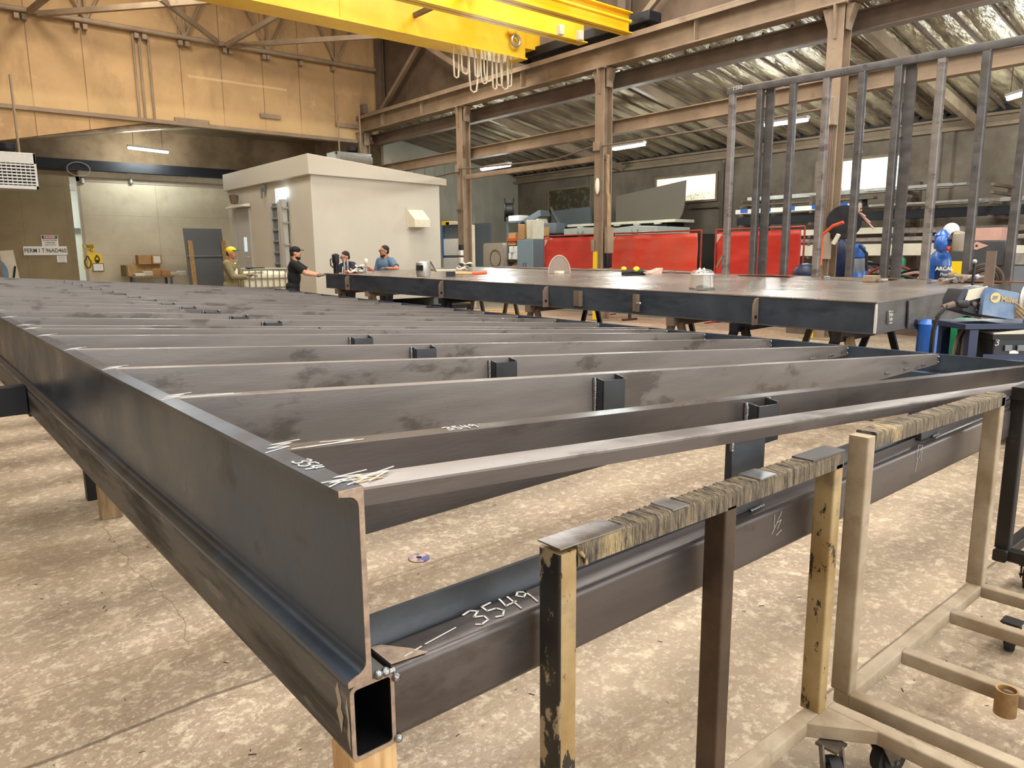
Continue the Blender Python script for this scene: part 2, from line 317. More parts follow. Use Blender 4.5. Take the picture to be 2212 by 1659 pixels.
DIG = {'3': [[(.0,.9),(.35,1),(.55,.8),(.2,.55),(.5,.4),(.45,.1),(.1,0),(-.05,.12)]], '5': [[(.5,1),(.08,.95),(.04,.6),(.4,.55),(.5,.25),(.25,0),(0,.08)]],
       '4': [[(.15,1),(0,.45),(.5,.5)],[(.48,.95),(.3,0)]], '9': [[(.45,.8),(.25,1),(.02,.8),(.15,.55),(.45,.75),(.47,.9),(.4,.4),(.3,0)]], '1': [[(.2,1),(.15,0)]],
       '0': [[(.25,1),(0,.6),(.1,.1),(.35,.05),(.5,.5),(.25,1)]], '8': [[(.45,.85),(.2,1),(.05,.8),(.45,.3),(.25,0),(.02,.2),(.45,.8)]], '2': [[(.02,.8),(.25,1),(.45,.8),(.02,.02),(.5,.05)]], '/': [[(.5,1.1),(0,-.1)]]}
def digits(s, adv=.75): return [[(x+i*adv, y) for x, y in st] for i, c in enumerate(s) for st in DIG[c]]
# ================================================================ the setting
struct(MB().box(-9.3, 22, -9, 40, -.2, 0).build('floor', 'floor'))
XW, XC, YW, YB = 21.6, 14.0, 25.2, 31.0
# grimy upper end wall of the crane bay, with the lower bay opening under it
wu = MB().box(-9.2, 14.9, YW, YW+.25, 5.86, 11); A_, B_ = at(0, 303, Y=YW), at(350, 272, Y=YW)
wu.disc_plate([(-2, YW+.01, A_.z-(A_.x+2)*.17), (A_.x, YW+.01, A_.z), (B_.x, YW+.01, 5.87), (-2, YW+.01, 5.87)], A_, (0,1,0), .2); struct(wu.build('wall_back_upper', 'wall_tan'))
struct(MB().box(-9.2, 14.9, YW-.1, YW+.2, 5.78, 5.9).build('trim_1', 'girder', bev=.01))
wl = MB(); wl.box(-9.2, 14.9, YB, YB+.2, 4.6, 8.0); wl.box(-9.2, 2.55, YB, YB+.2, 0, 4.7); wl.box(9.0, 14.9, YB+.02, YB+.2, 0, 4.7)
struct(wl.build('wall_back', 'wall_low'))
struct(MB().box(-9.2, -9, -9, YB+.2, 0, 11).build('wall_left', 'wall_low'))
struct(MB().box(XW, XW+.3, -9, YW+.3, 0, 5.4).build('wall_right', 'concrete'))
struct(MB().box(14.9, 15.1, -9, YW+.3, 6.5, 11).build('wall_right_upper', second(mat('dark_grimy_wall', '6b5947', .85, 0, col2='554637', scale=.8, bump=.08, bscale=20), '44382c', 1.2, .55, .75, fac=.5)))
wb = MB(); wb.box(14.9, XW, YW, YW+.2, 0, 6.6)
x = 15.3
while x < 20.2: wb.hexa([(x,YW-.06,0),(x+.16,YW-.06,0),(x+.2,YW,0),(x-.04,YW,0),(x,YW-.06,5.3),(x+.16,YW-.06,5.3),(x+.2,YW,5.3),(x-.04,YW,5.3)]); x += .48
struct(wb.build('wall_back_right', mat('pale_ribbed_siding', 'a39c8b', .7, 0, var=.08, scale=1)))
# space seen through the door gap beyond the end wall
struct(MB().box(1, 9.5, 36, 36.1, 0, 6).build('wall_beyond', mat('pale_lit_wall', 'd7e0d6', .8, 0, var=.03)))
# lower bay roof behind the end wall
lz = lambda x, y: A_.z+(x-A_.x)*.17+.1*(y-YW)
struct(MB().hexa([(x,y,min(lz(x,y), 6.6)+dz) for dz in (0,.15) for x, y in ((-2.5,YW+.2),(8.2,YW+.2),(8.2,YB+.1),(-2.5,YB+.1))]).hexa([(x,y,min(lz(x,y), 6.5)+dz) for dz in (0,.15) for x, y in ((8.2,YW+.2),(15,YW+.2),(15,YB+.1),(8.2,YB+.1))]).build('ceiling_low_bay', 'foil'))
struct(MB().box(14.9, 15.1, YW+.3, YB+.2, 0, 7.2).build('wall_low_bay', 'wall_low'))
# main bay roof with a row of open skylights
cm = MB()
for y0, y1 in ((-9, -3.2), (-1.8, 4), (5.4, 11), (12.4, 18), (19.4, YW+.3)): cm.box(-9.2, 15.1, y0, y1, 10.9, 11.0)
for y0 in (-3.2, 4, 11, 18):
    for x0, x1 in ((-9.2, -5), (-.5, 2.5), (7, 9.5), (13.5, 15.1)): cm.box(x0, x1, y0, y0+1.4, 10.9, 11.0)
struct(cm.build('ceiling_main', 'wall_low'))
# lean-to roof: billowing foil insulation between purlins
def zr(x): return 6.33-.188*(x-14.6)
def foil(u, v):
    x = 14.4+u*7.3; y = -6+v*31.3; ph = ((y-.62) % .662)/.662
    bil = abs(sin(pi*ph))**.55
    wob = .03*sin(9*x+5*sin(3.1*y))+.022*sin(23*x+7.3*y)+.02*sin(5.1*x-11*y)
    return (x, y, zr(x)+.2-.21*bil*(1+wob*5)+wob*.8)
struct(MB().grid(foil, 70, 620).build('ceiling_lean_to', 'foil', sharp=80))
for i in range(40):
    y = -1.0+.662*i+.29
    if y > YW: break
    tag(MB().bar((14.75, y, zr(14.75)-.06), (XW-.15, y, zr(XW-.15)+.02), .035, .07).build('roof_purlin', 'girder_dk'), 'thin dark roof purlin between rows of foil insulation', 'purlin', 'purlins under the lean-to roof')
# girder along the top of the right wall
gb = MB(); gb.box(XW-.28, XW-.001, -6, YW, 4.72, 4.82); gb.box(XW-.28, XW-.001, -6, YW, 4.98, 5.05); gb.box(XW-.1, XW-.001, -6, YW, 4.8, 5.0)
struct(gb.build('trim_2', 'girder', bev=.008))
struct(MB().box(XW-.35, XW-.001, -6, YW, 5.05, 5.2).build('trim_3', 'dark'))
for i, y in enumerate((7.95, 14.5)):
    struct(MB().box(XW-.1, XW-.001, y-.2, y+.2, 0, 4.72).build('trim_%d' % (4+i), 'concrete'))
# windows high in the right wall
def window(n, ya, yb, za, zb, m):
    f = MB(); X0 = XW-.05
    for q in ((ya-.07, ya, za-.07, zb+.07), (yb, yb+.07, za-.07, zb+.07)): f.box(X0-.04, X0+.049, *q)
    f.box(X0-.04, X0+.049, ya, yb, za-.07, za); f.box(X0-.04, X0+.049, ya, yb, zb, zb+.07)
    w = struct(f.build('window_%d' % n, 'girder')); MB().box(X0, X0+.04, ya, yb, za, zb).build('pane', m, w); return w
window(1, 20.75, 23.15, 2.9, 4.3, 'windark'); window(2, 14.95, 17.45, 3.48, 4.3, 'win'); window(3, 8.98, 11.4, 3.42, 4.27, 'win')
# ---------------------------------------------------------------- columns, runway, crane
def h_col(name, x, y, z0, z1, w=.3, d=.32, m='girder', parent=None):
    b = MB(); t = .028
    b.box(x-d/2, x-d/2+t, y-w/2, y+w/2, z0, z1); b.box(x+d/2-t, x+d/2, y-w/2, y+w/2, z0, z1); b.box(x-d/2+t, x+d/2-t, y-.012, y+.012, z0, z1)
    return b.build(name, m, parent, bev=.004)
CY = (25.05, 18.9, 13.05, 7.15, 1.1)
lab = ('tan steel column beside the end wall corner at the runway beam', 'tan steel column beside the pale building with switch boxes low on it',
       'tan steel column between the two red welding screens', 'tan steel column behind the upright stud frame carrying the hose reel', '')
for i, y in enumerate(CY[:4]):
    t = thing('steel_column', lab[i], 'column', (XC, y, 0))
    h_col('shaft', XC, y, 0, 6.12, parent=t)
    MB().box(XC-.3, XC+.3, y-.3, y+.3, 0, .025).build('base_plate', 'girder', t)
    b = MB(); b.box(XC-.26, XC+.26, y-.2, y+.2, 6.12, 6.15)
    for sx in (-1, 1): b.hexa([(XC+sx*.16,y-.02,5.55),(XC+sx*.19,y-.02,5.55),(XC+sx*.19,y+.02,5.55),(XC+sx*.16,y+.02,5.55),(XC+sx*.16,y-.02,6.12),(XC+sx*.26,y-.02,6.12),(XC+sx*.26,y+.02,6.12),(XC+sx*.16,y+.02,6.12)])
    for sy in (-1, 1): b.hexa([(XC-.1,y+sy*.15,5.7),(XC+.1,y+sy*.15,5.7),(XC+.1,y+sy*.17,5.7),(XC-.1,y+sy*.17,5.7),(XC-.1,y+sy*.15,6.12),(XC+.1,y+sy*.15,6.12),(XC+.1,y+sy*.3,6.12),(XC-.1,y+sy*.3,6.12)])
    b.build('bracket', 'girder', t)
    if i in (1, 2, 3):
        MB().tube([(XC-.2, y-.1, .9), (XC-.2, y-.1, 4.3)], .016).build('conduit', 'girder_dk', t)
        MB().box(XC-.26, XC-.16, y-.05, y+.12, 4.2, 4.42).build('junction_box', 'girder', t, bev=.01)
    if i == 1:
        for z0, m in ((1.95, 'black'), (1.8, 'white'), (1.56, 'white')): MB().box(XC-.27, XC-.16, y-.12, y+.0, z0-.12, z0+.06).build('switch_box', m, t, bev=.01)
        MB().box(XC-.2, XC-.17, y-.16, y+.16, 3.05, 3.1).build('clamp', 'girder_dk', t)
    if i == 2:
        MB().box(XC-.2, XC-.165, y-.0, y+.13, 0, 1.75).build('yellow_guard', 'yel2', t)
        MB().box(XC-.1, XC+.12, y-.28, y-.16, 1.7, 2.35).build('breaker_panel', 'girder', t, bev=.01)
        MB().box(XC-.1, XC+.08, y-.27, y-.16, 1.35, 1.7).build('outlet_box', 'black', t, bev=.01)
        MB().tube([(XC-.05, y-.25, 2.35), (XC-.05, y-.24, 3.1), (XC-.05, y-.2, 3.2), (XC-.05, y-.2, 4.1)], .05).build('conduit', 'wood_old', t)
        MB().ball((XC-.22, y-.02, 3.35), .07, .06, .2).build('cable_bundle', 'offwhite', t)
        MB().box(XC-.24, XC-.17, y+.1, y+.18, 1.75, 2.05).build('switch_box', 'girder', t, bev=.01)
    if i == 3:
        MB().box(XC-.2, XC-.165, y+.06, y+.13, 0, 2.1).build('yellow_guard', 'yel2', t)
        MB().tube([(XC-.2, y-.06, 1.4), (XC-.2, y-.06, 4.4)], .03).build('conduit', 'girder_dk', t)
        MB().box(XC-.34, XC-.16, y-.16, y+.02, 4.0, 4.5).build('disconnect_box', 'girder', t, bev=.015)
        MB().box(XC-.25, XC-.17, y-.2, y-.02, 1.55, 2.05).build('outlet_box', 'beige', t, bev=.01)
rw = thing('runway_beam', 'long dusty tan crane runway beam carried on the row of columns', 'beam', (XC, 10, 6.15))
b = MB(); b.box(XC-.17, XC+.17, -8, YW-.02, 6.15, 6.185); b.box(XC-.02, XC+.02, -8, YW-.02, 6.18, 6.7); b.box(XC-.22, XC+.22, -8, YW-.02, 6.68, 6.72); b.box(XC-.22, XC-.2, -8, YW-.02, 6.6, 6.68); b.box(XC+.2, XC+.22, -8, YW-.02, 6.6, 6.68)
b.build('i_beam', 'girder', rw, bev=.004)
MB().box(XC-.035, XC+.035, -8, YW-.02, 6.72, 6.8).build('crane_rail', 'girder_dk', rw, bev=.01)
for y in (23.5, 21, 16, 10.3, 4): MB().box(XC-.16, XC+.16, y-.012, y+.012, 6.185, 6.68).build('stiffener', 'girder', rw)
MB().box(XC-.06, XC+.1, YW-.35, YW-.03, 6.8, 7.15).build('end_stop', 'girder_dk', rw, bev=.02)
def ibeam(x, y0, y1, z0, z1, w, parent=None, name='i_beam', m='girder'):
    b = MB(); b.box(x-w/2, x+w/2, y0, y1, z0, z0+.025); b.box(x-w/2, x+w/2, y0, y1, z1-.025, z1); b.box(x-.01, x+.01, y0, y1, z0+.025, z1-.025)
    return b.build(name, m, parent, bev=.004)
tag(ibeam(XC+.45, -6, YW, 5.72, 6.1, .24, name='eave_beam', m='girder_dk'), 'dark eave beam just under the runway beam along the foil roof', 'beam')
tag(ibeam(XC+.3, -2, YW-.3, 4.62, 4.95, .22, name='strut_beam'), 'tan strut beam crossing the columns halfway up below the foil roof', 'beam')
tag(rhs((XC-.02, 12.89, 4.05), (XC-.02, 18.73, 4.05), .1, .14, mb=MB()).build('tie_tube', 'girder'), 'square tan tie tube between two columns above the red screens', 'beam')
tag(MB().tube([(XC-.22, 13.1, 4.33), (XC-.2, 14.5, 4.16), (XC-.2, 16.5, 4.2), (XC-.22, 18.9, 4.3)], .022).build('power_conduit', 'girder_dk'), 'sagging thin conduit running between the columns beside the lit lamp', 'pipe')
tag(MB().tube([(XC-.22, 7.3, 4.33), (XC-.2, 9.5, 4.3), (XC-.2, 12, 4.3), (XC-.22, 12.9, 4.3)], .022).build('power_conduit', 'girder_dk'), 'straight thin conduit from the screen column to the hose reel column', 'pipe')
tag(MB().tube([(XC+.5, 18.9, 4.38), (XC+.4, 23, 4.2), (XC+.3, 25.1, 4.1)], .02).build('power_conduit', 'girder_dk'), 'thin conduit running above the pale building roof to the end wall', 'pipe')
for k, y in enumerate((18.9, 13.05, 7.15)):
    tag(MB().bar((14.72, y, zr(14.72)-.27), (XW-.36, y, zr(XW-.36)-.27), .14, .24).build('rafter', 'girder'), ('tan rafter rising over the pale building column', 'tan rafter over the column between the red screens', 'tan rafter over the hose reel column')[k], 'rafter', None)
# upper columns and cross bracing in front of the clerestory wall
for y, l in ((24.9, 'upper column stub standing at the end wall corner above the runway'), (18.9, 'upper column stub behind the hanging festoon cables'), (13.05, 'upper column stub past the free end of the yellow crane')):
    tag(h_col('upper_column', 14.68, y, 6.5, 10.9, .25, .22, 'girder_dk'), l, 'column')
tag(MB().bar((14.6, 24.7, 7.0), (14.6, 19.1, 10.6), .12, .14).build('diagonal_brace', 'girder'), 'diagonal brace rising towards the camera in the corner bracing', 'brace')
tag(MB().bar((14.45, 24.7, 10.3), (14.45, 19.1, 7.2), .12, .14).build('diagonal_brace', 'girder'), 'diagonal brace falling towards the camera in the corner bracing', 'brace')
tag(MB().bar((14.6, 12.8, 7.0), (14.6, 7.3, 10.9), .12, .14).build('diagonal_brace', 'girder'), 'diagonal brace above the runway at the top of the photo, beside the crane end', 'brace')
# roof truss on the end wall, with horizontal bracing
tr = thing('roof_truss', 'dusty tan roof truss against the end wall with a pipe lower chord', 'truss', (5, 25.05, 8.4))
MB().tube([(-9, 25.05, 8.39), (14.6, 25.05, 8.42)], .075, 14).build('lower_chord', 'girder', tr)
NX = [5.195, 7.899, 10.553, 13.028]
for x in NX+[2.4]:
    for dx in (-1.15, 0, 1.15): MB().tube([(x, 25.05, 8.42), (x+dx, 25.05, 10.6)], .04).build('web_member', 'girder', tr)
for x in (3.5, 3.68, 4.95, 5.15, 6.5, 6.72, 7.75, 7.95, 9.1, 9.3, 10.4, 10.55, 11.7, 12.9): MB().box(x-.06, x+.06, 25.0, 25.19, 8.16, 8.3).build('clip', 'girder', tr)
def brace(p, q, l, w=.1): tag(MB().bar(p, q, w, .14).build('roof_brace', 'girder'), l, 'brace')
brace(at(82, 30, Y=25.0), at(505, -2, Y=20.5), 'long horizontal roof brace running from the truss to the top of the photo', .12)
brace(at(490, 99, Y=25.0), at(905, 72, Y=19.5), 'long horizontal roof brace meeting the yellow crane girder')
brace(at(490, 97, Y=24.9), at(650, 5, Y=20.5), 'steep roof brace rising from the truss node to the yellow girder', .09)
brace(at(470, 90, Y=24.9), at(345, -4, Y=21.5), 'steep roof brace rising left from the truss node', .08)
brace(at(62, 25, Y=24.9), at(118, -20, Y=22), 'short roof brace at the far left top of the truss', .1)
pr = thing('conduit_riser', 'group of upright pipes fixed to the upper end wall', 'pipe', (6.6, 25.1, 7))
for dx in (0, .16, .42): MB().tube([(6.42+dx, 25.15, 5.9), (6.42+dx, 25.15, 8.3)], .035).build('riser_pipe', 'girder', pr)
for px, py, w, l in ((415, 262, 1.05, 'short tan bar bolted low on the upper end wall, left of the other bar'), (584, 252, .7, 'short tan bar bolted low on the upper end wall, right of the other bar'), (750, 272, .9, 'short tan bar on the upper end wall beside the runway corner')):
    p = at(px, py, Y=25.15); tag(MB().box(p.x-w/2, p.x+w/2, 25.1, 25.2, p.z-.07, p.z+.07).build('wall_bar', 'girder', bev=.01), l, 'bar')
# overhead crane
cr = thing('overhead_crane', 'bright yellow overhead travelling crane bridge spanning the bay', 'crane', (6, 15, 7.4))
b = MB(); b.box(-8.8, 13.4, 15.3, 15.34, 6.73, 7.95); b.box(-8.8, 13.4, 15.8, 15.84, 6.73, 7.95); b.box(-8.8, 13.4, 15.22, 15.92, 6.69, 6.73); b.box(-8.8, 13.4, 15.22, 15.92, 7.95, 7.99)
b.box(13.36, 13.4, 15.34, 15.8, 6.73, 7.95); b.build('box_girder', 'yellow', cr, bev=.004)
for x in (3.2, 8.1): MB().box(x, x+.05, 15.285, 15.3, 6.74, 7.94).build('splice_plate', 'yellow', cr)
b = MB(); b.hexa([(13.4,15.34,7.0),(13.95,15.34,7.02),(13.95,15.8,7.02),(13.4,15.8,7.0),(13.4,15.34,7.8),(13.95,15.34,7.5),(13.95,15.8,7.5),(13.4,15.8,7.8)]); b.build('girder_nose', 'yellow', cr)
MB().box(13.78, 14.22, 11.5, 16.2, 6.87, 7.1).build('end_truck', 'dark', cr, bev=.02)
for y in (11.8, 15.9): MB().lathe([(.03, -.06), (.13, -.06), (.13, .06), (.03, .06)], (14.0, y, 6.93), (1, 0, 0)).build('truck_wheel', 'dark', cr)
def yib(y0, z0, z1, x1, w, n):
    b = MB(); b.box(-8.8, x1, y0-w/2, y0+w/2, z0, z0+.03); b.box(-8.8, x1, y0-w/2, y0+w/2, z1-.03, z1); b.box(-8.8, x1, y0-.012, y0+.012, z0, z1)
    return b.build(n, 'yellow', cr, bev=.004)
yib(13.4, 6.72, 7.5, 13.62, .3, 'second_girder'); yib(12.0, 6.64, 7.1, 13.66, .26, 'walkway_beam')
MB().tube([(-8.8, 11.8, 6.85), (13.5, 11.8, 6.85)], .04).build('walkway_pipe', 'yellow', cr)
for x in (-6, -2, 2, 6, 10): MB().box(x-.04, x+.04, 12.05, 15.3, 7.1, 7.2).build('walkway_joist', 'girder_dk', cr)
p = at(1114, 88, Y=15.18); MB().tube([(p.x+.13*cos(t), 15.18, p.z+.0+.13*sin(t)) for t in [2*pi*k/20 for k in range(21)]], .04, 8).build('lifting_ring', 'silver', cr)
MB().ball((p.x-.14, 15.15, p.z+.2), .14, .08, .09).build('pulley_block', 'yellow', cr)
for px, py in ((1212, 64), (1254, 76)):
    p = at(px, py, Y=12.7); MB().box(p.x-.07, p.x+.07, 12.65, 12.78, p.z-.12, p.z+.1).build('control_box', 'offwhite', cr, bev=.02)
fs = thing('festoon_cables', 'looped tan festoon cables hanging under the end of the yellow crane', 'cables', (13, 15.9, 7.2))
for k, (px, d) in enumerate(((985, 60), (1004, 48), (1022, 85), (1030, 50), (1045, 62), (1054, 55), (1068, 70), (1078, 60), (1090, 66), (1100, 58))):
    p = at(px, 118, Y=15.6); dz = d/1582*20.5*.85; w = .12+.03*(k % 3); z6 = 6.692
    MB().tube([(p.x-w, 15.55, z6), (p.x-w*.9, 15.55, z6-dz*.7), (p.x-w*.5, 15.6, z6-dz*.95), (p.x, 15.6, z6-dz), (p.x+w*.5, 15.6, z6-dz*.95), (p.x+w*.9, 15.65, z6-dz*.7), (p.x+w, 15.65, z6)], .022, 8).build('cable_loop', 'offwhite', fs)
# ---------------------------------------------------------------- lamps
def tube_light(name, p, q, label, power, parent=None):
    t = thing(name, label, 'lamp', p); d = (V(q)-V(p)).normalized(); up = V((0,0,1))
    MB().bar(V(p)+up*.07, V(q)+up*.07, .16, .07).build('housing', 'white', t, bev=.01)
    for s in (-.035, .035):
        sd = d.cross(up)*s; MB().tube([V(p)+d*.03+sd, V(q)-d*.03+sd], .03).build('lamp_tube', 'lamp', t)
    for f in (.15, .85):
        m = V(p).lerp(V(q), f); MB().tube([m+up*.1, m+up*.75], .008, 6).build('hanger', 'girder_dk', t)
    for f in (.2, .5, .8):
        ld = bpy.data.lights.new(name+'_light', 'POINT'); ld.shadow_soft_size = .09; ld.energy = power/3; ld.color = (.9, 1, .98)
        lo = bpy.data.objects.new(name+'_light', ld); C.objects.link(lo); lo.location = V(p).lerp(V(q), f)-up*.14
p = at(275, 319, Y=29.4); q = at(365, 330, Y=29.4); tube_light('fluorescent_lamp', p, q, 'lit fluorescent lamp hanging in front of the cream sliding door wall', 230)
p = at(1040, 367, X=16.0); q = at(1102, 357, X=16.0); tube_light('fluorescent_lamp', q, p, 'lit fluorescent lamp hanging near the pale building column', 260)
p = at(1324, 323, X=16.6); q = at(1393, 312, X=16.6); tube_light('fluorescent_lamp', q, p, 'lit fluorescent lamp beside the column between the red screens', 260)
p = at(1651, 272, X=17.5); q = at(1746, 259, X=17.5); tube_light('fluorescent_lamp', q, p, 'lit fluorescent lamp seen through the upright stud frame', 260)
p = at(2172, 215, X=18.2); q = at(2240, 195, X=18.2); tube_light('fluorescent_lamp', q, p, 'lit fluorescent lamp high at the right edge of the photo', 260)
# ---------------------------------------------------------------- end wall doors, rail, signs
d1 = struct(MB().box(2.55, 5.28, YB-.45, YB-.38, .05, 4.72).build('door_1', 'panel_khaki'))
pa = thing('door_panel_hidden', None, None) if 0 else None
d2 = struct(MB().box(5.52, 12.6, YB-.3, YB-.2, .05, 4.58).build('door_2', 'panel_cream'))
MB().box(5.52, 5.62, YB-.32, YB-.3, .05, 4.58).build('door_edge', 'beige', d2)
MB().box(5.52, 12.6, YB-.32, YB-.3, 4.42, 4.58).build('door_header', 'beige', d2)
struct(MB().box(2.5, 12.8, YB-.75, YB-.02, 4.78, 5.12).build('trim_6', 'dark'))
struct(MB().box(5.6, 12.7, YB-.4, YB-.1, 4.58, 4.8).build('trim_7', 'offwhite'))
for px in (290, 418):
    p = at(px, 378, Y=YB-.42); MB().disc_plate([(p.x-.3, YB-.42, 4.72), (p.x-.06, YB-.42, 5.0), (p.x+.06, YB-.42, 5.0), (p.x+.3, YB-.42, 4.72)], p, (0,-1,0), .05).build('door_hanger', 'offwhite', d2)
for px in (177, 282):
    p = at(px, 386, Y=YB-.35); tag(MB().lathe([(.03, 0), (.07, .04), (.07, .2), (.02, .26)], (p.x, YB-.36, p.z-.2)).build('door_lamp', 'silver'), 'small silver lamp above the left door edge' if px < 200 else 'small silver lamp in the middle above the cream door', 'lamp')
p = at(166, 367, Y=YB-.5); tag(MB().tube([(p.x+.36*cos(t), YB-.8, p.z+.24*sin(t)) for t in [2*pi*k/24 for k in range(25)]], .012, 6).build('wire_loop', 'silver'), 'loose loop of wire hanging on the dark door rail', 'wire')
p = at(152, 412, Y=33); tag(MB().lathe([(.24, 0), (.22, .02), (.1, .2), (.05, .22), (.01, .24), (.01, 1.9)], (p.x, 33, p.z)).build('shop_lamp', 'white'), 'white shade lamp seen through the narrow door gap', 'lamp')
struct(MB().box(4.6, 6.6, 35.85, 35.95, 2.85, 2.95).build('trim_8', 'slate'))
tag(MB().lathe([(.0, 0), (.35, .1), (.3, .5), (.2, .75), (.02, .8)], V((at(165, 598, Y=33.5).x, 33.5, 0)), n=10).build('plastic_wrap', 'silver'), 'crumpled silvery plastic wrap seen low in the door gap', 'wrap')
bx = MB(); bx.box(2.75, 2.95, YB-.8, YB-.5, 0, 4.2)
for z in (1.1, 2.05, 3.0, 3.8): bx.box(1.2, 2.8, YB-.8, YB-.6, z, z+.16)
struct(bx.build('trim_9', 'panel_khaki'))
def sign(name, label, cat, x0, x1, z0, z1, m, y=YB-.46):
    t = thing(name, label, cat, ((x0+x1)/2, y, (z0+z1)/2)); MB().box(x0, x1, y-.012, y, z0, z1).build('board', m, t, bev=.004); return t
def wr(t, body, size, x, z, m, y, bold=0., sx=1.): text_mesh('lettering', body, size, (x, y-.013, z), (1,0,0), (0,0,1), m, t, .003, bold=bold, sx=sx)
y1 = YB-.46
p, q = at(88, 508, Y=y1), at(127, 533, Y=y1)
t = sign('danger_sign', 'small white sign with a red DANGER heading on the khaki door', 'sign', p.x, q.x, q.z, p.z, 'white'); cx_ = (p.x+q.x)/2; h = p.z-q.z
MB().box(p.x+.02, q.x-.02, y1-.016, y1-.012, p.z-.31*h, p.z-.04*h).build('heading_panel', 'black', t)
MB().sweep([(.2*cos(a), .052*sin(a)) for a in [2*pi*k/24 for k in range(24)]], [((cx_, y1-.02, p.z-.17*h), V((1,0,0)), V((0,0,1))), ((cx_, y1-.016, p.z-.17*h), V((1,0,0)), V((0,0,1)))]).build('red_oval', 'red', t)
wr(t, 'DANGER', .085, cx_, p.z-.17*h, 'white', y1-.008, .002)
for k, s in enumerate(('DO NOT ENTER', 'WHEN RED', 'LIGHT IS ON')): wr(t, s, .058, cx_, p.z-(.45+.2*k)*h, 'black', y1, .001)
p, q = at(49, 532, Y=y1), at(146, 551, Y=y1)
t = sign('permit_sign', 'long white sign lettered PERMIT 96AD460 below the danger sign', 'sign', p.x, q.x, q.z, p.z, 'white', y1-.016); wr(t, 'PERM I T:96AD460', .2, (p.x+q.x)/2, (p.z+q.z)/2, 'black', y1-.016, .002, .8)
p, q = at(122, 551, Y=y1), at(145, 567, Y=y1)
t = sign('paper_notice', 'small white paper notice below the permit sign', 'notice', p.x, q.x, q.z, p.z-.02, 'paper')
for k in range(5): MB().box(p.x+.05, q.x-.05, y1-.0145, y1-.012, p.z-.08-k*.045, p.z-.072-k*.045).build('print_line', 'slate', t)
y2 = YB-.3
p, q = at(177, 528, Y=y2), at(204.5, 546, Y=y2)
t = sign('caution_sign', 'yellow and black CAUTION sign on the edge of the cream door', 'sign', p.x, q.x, q.z, p.z, 'yel2', y2); h = p.z-q.z
MB().box(p.x+.015, q.x-.015, y2-.016, y2-.012, p.z-.38*h, p.z-.03*h).build('heading_panel', 'black', t); wr(t, 'CAUTION', .09, (p.x+q.x)/2, p.z-.2*h, 'yel2', y2-.004, .002)
for k in range(3): MB().box(p.x+.04, p.x+.24, y2-.0145, y2-.012, p.z-(.52+.15*k)*h, p.z-(.47+.15*k)*h).build('print_line', 'black', t)
MB().tube([(q.x-.09+.045*cos(a), y2-.015, q.z+.1+.055*sin(a)) for a in [.5+5.2*k/12 for k in range(13)]], .012, 6).build('warning_symbol', 'black', t)
p, q = at(178, 548, Y=y2), at(223, 582, Y=y2)
t = sign('tool_board', 'yellow tool board with painted tool outlines on the cream door', 'tool board', p.x, q.x, q.z, p.z, 'yel2', y2)
for px, py, w, h in ((190, 566, .1, .22), (210, 559, .07, .12)):
    o = at(px, py, Y=y2-.02); MB().tube([(o.x+w*sin(a)*(1 if cos(a) < .3 else .55), y2-.02, o.z+h*cos(a)) for a in [2*pi*k/18 for k in range(19)]], .02, 6).build('tool_outline', 'black', t)
o = at(210, 561, Y=y2-.02); MB().ball((o.x, y2-.014, o.z-.06), .07, .006, .06).build('tool_silhouette', 'black', t)  # black tool silhouette marked on the board
o = at(188, 578, Y=y2-.02); MB().ball((o.x, y2-.014, o.z), .035, .006, .03).build('tool_silhouette', 'black', t)
p, q = at(199, 569, Y=y2-.02), at(225, 586, Y=y2-.02)
t = thing('clipboard', 'small white board in a dark frame leaning over the yellow tool board', 'board', (p.x, y2-.05, q.z))
MB().box(p.x, q.x, y2-.05, y2-.03, q.z, p.z).build('frame', 'black', t); MB().box(p.x+.02, q.x-.02, y2-.055, y2-.05, q.z+.02, p.z-.02).build('sheet', 'paper', t)
p = at(0, 560, Y=30.2); t = thing('stacked_panel', 'pale panel with a dark angular mark leaning at the far left of the end wall', 'panel', (p.x, 30.2, 0))
MB().bar((p.x+.05, 30.35, 0), (p.x-.12, 30.5, 1.95), .06, 1.1, (1,0,0)).build('board', 'offwhite', t); MB().ball((p.x-.1, 30.3, 1.2), .3, .04, .5).build('blue_patch', 'bluefeed', t); MB().bar((p.x+.3, 30.3, .9), (p.x+.42, 30.38, 1.45), .03, .05).build('dark_stripe', 'black', t)
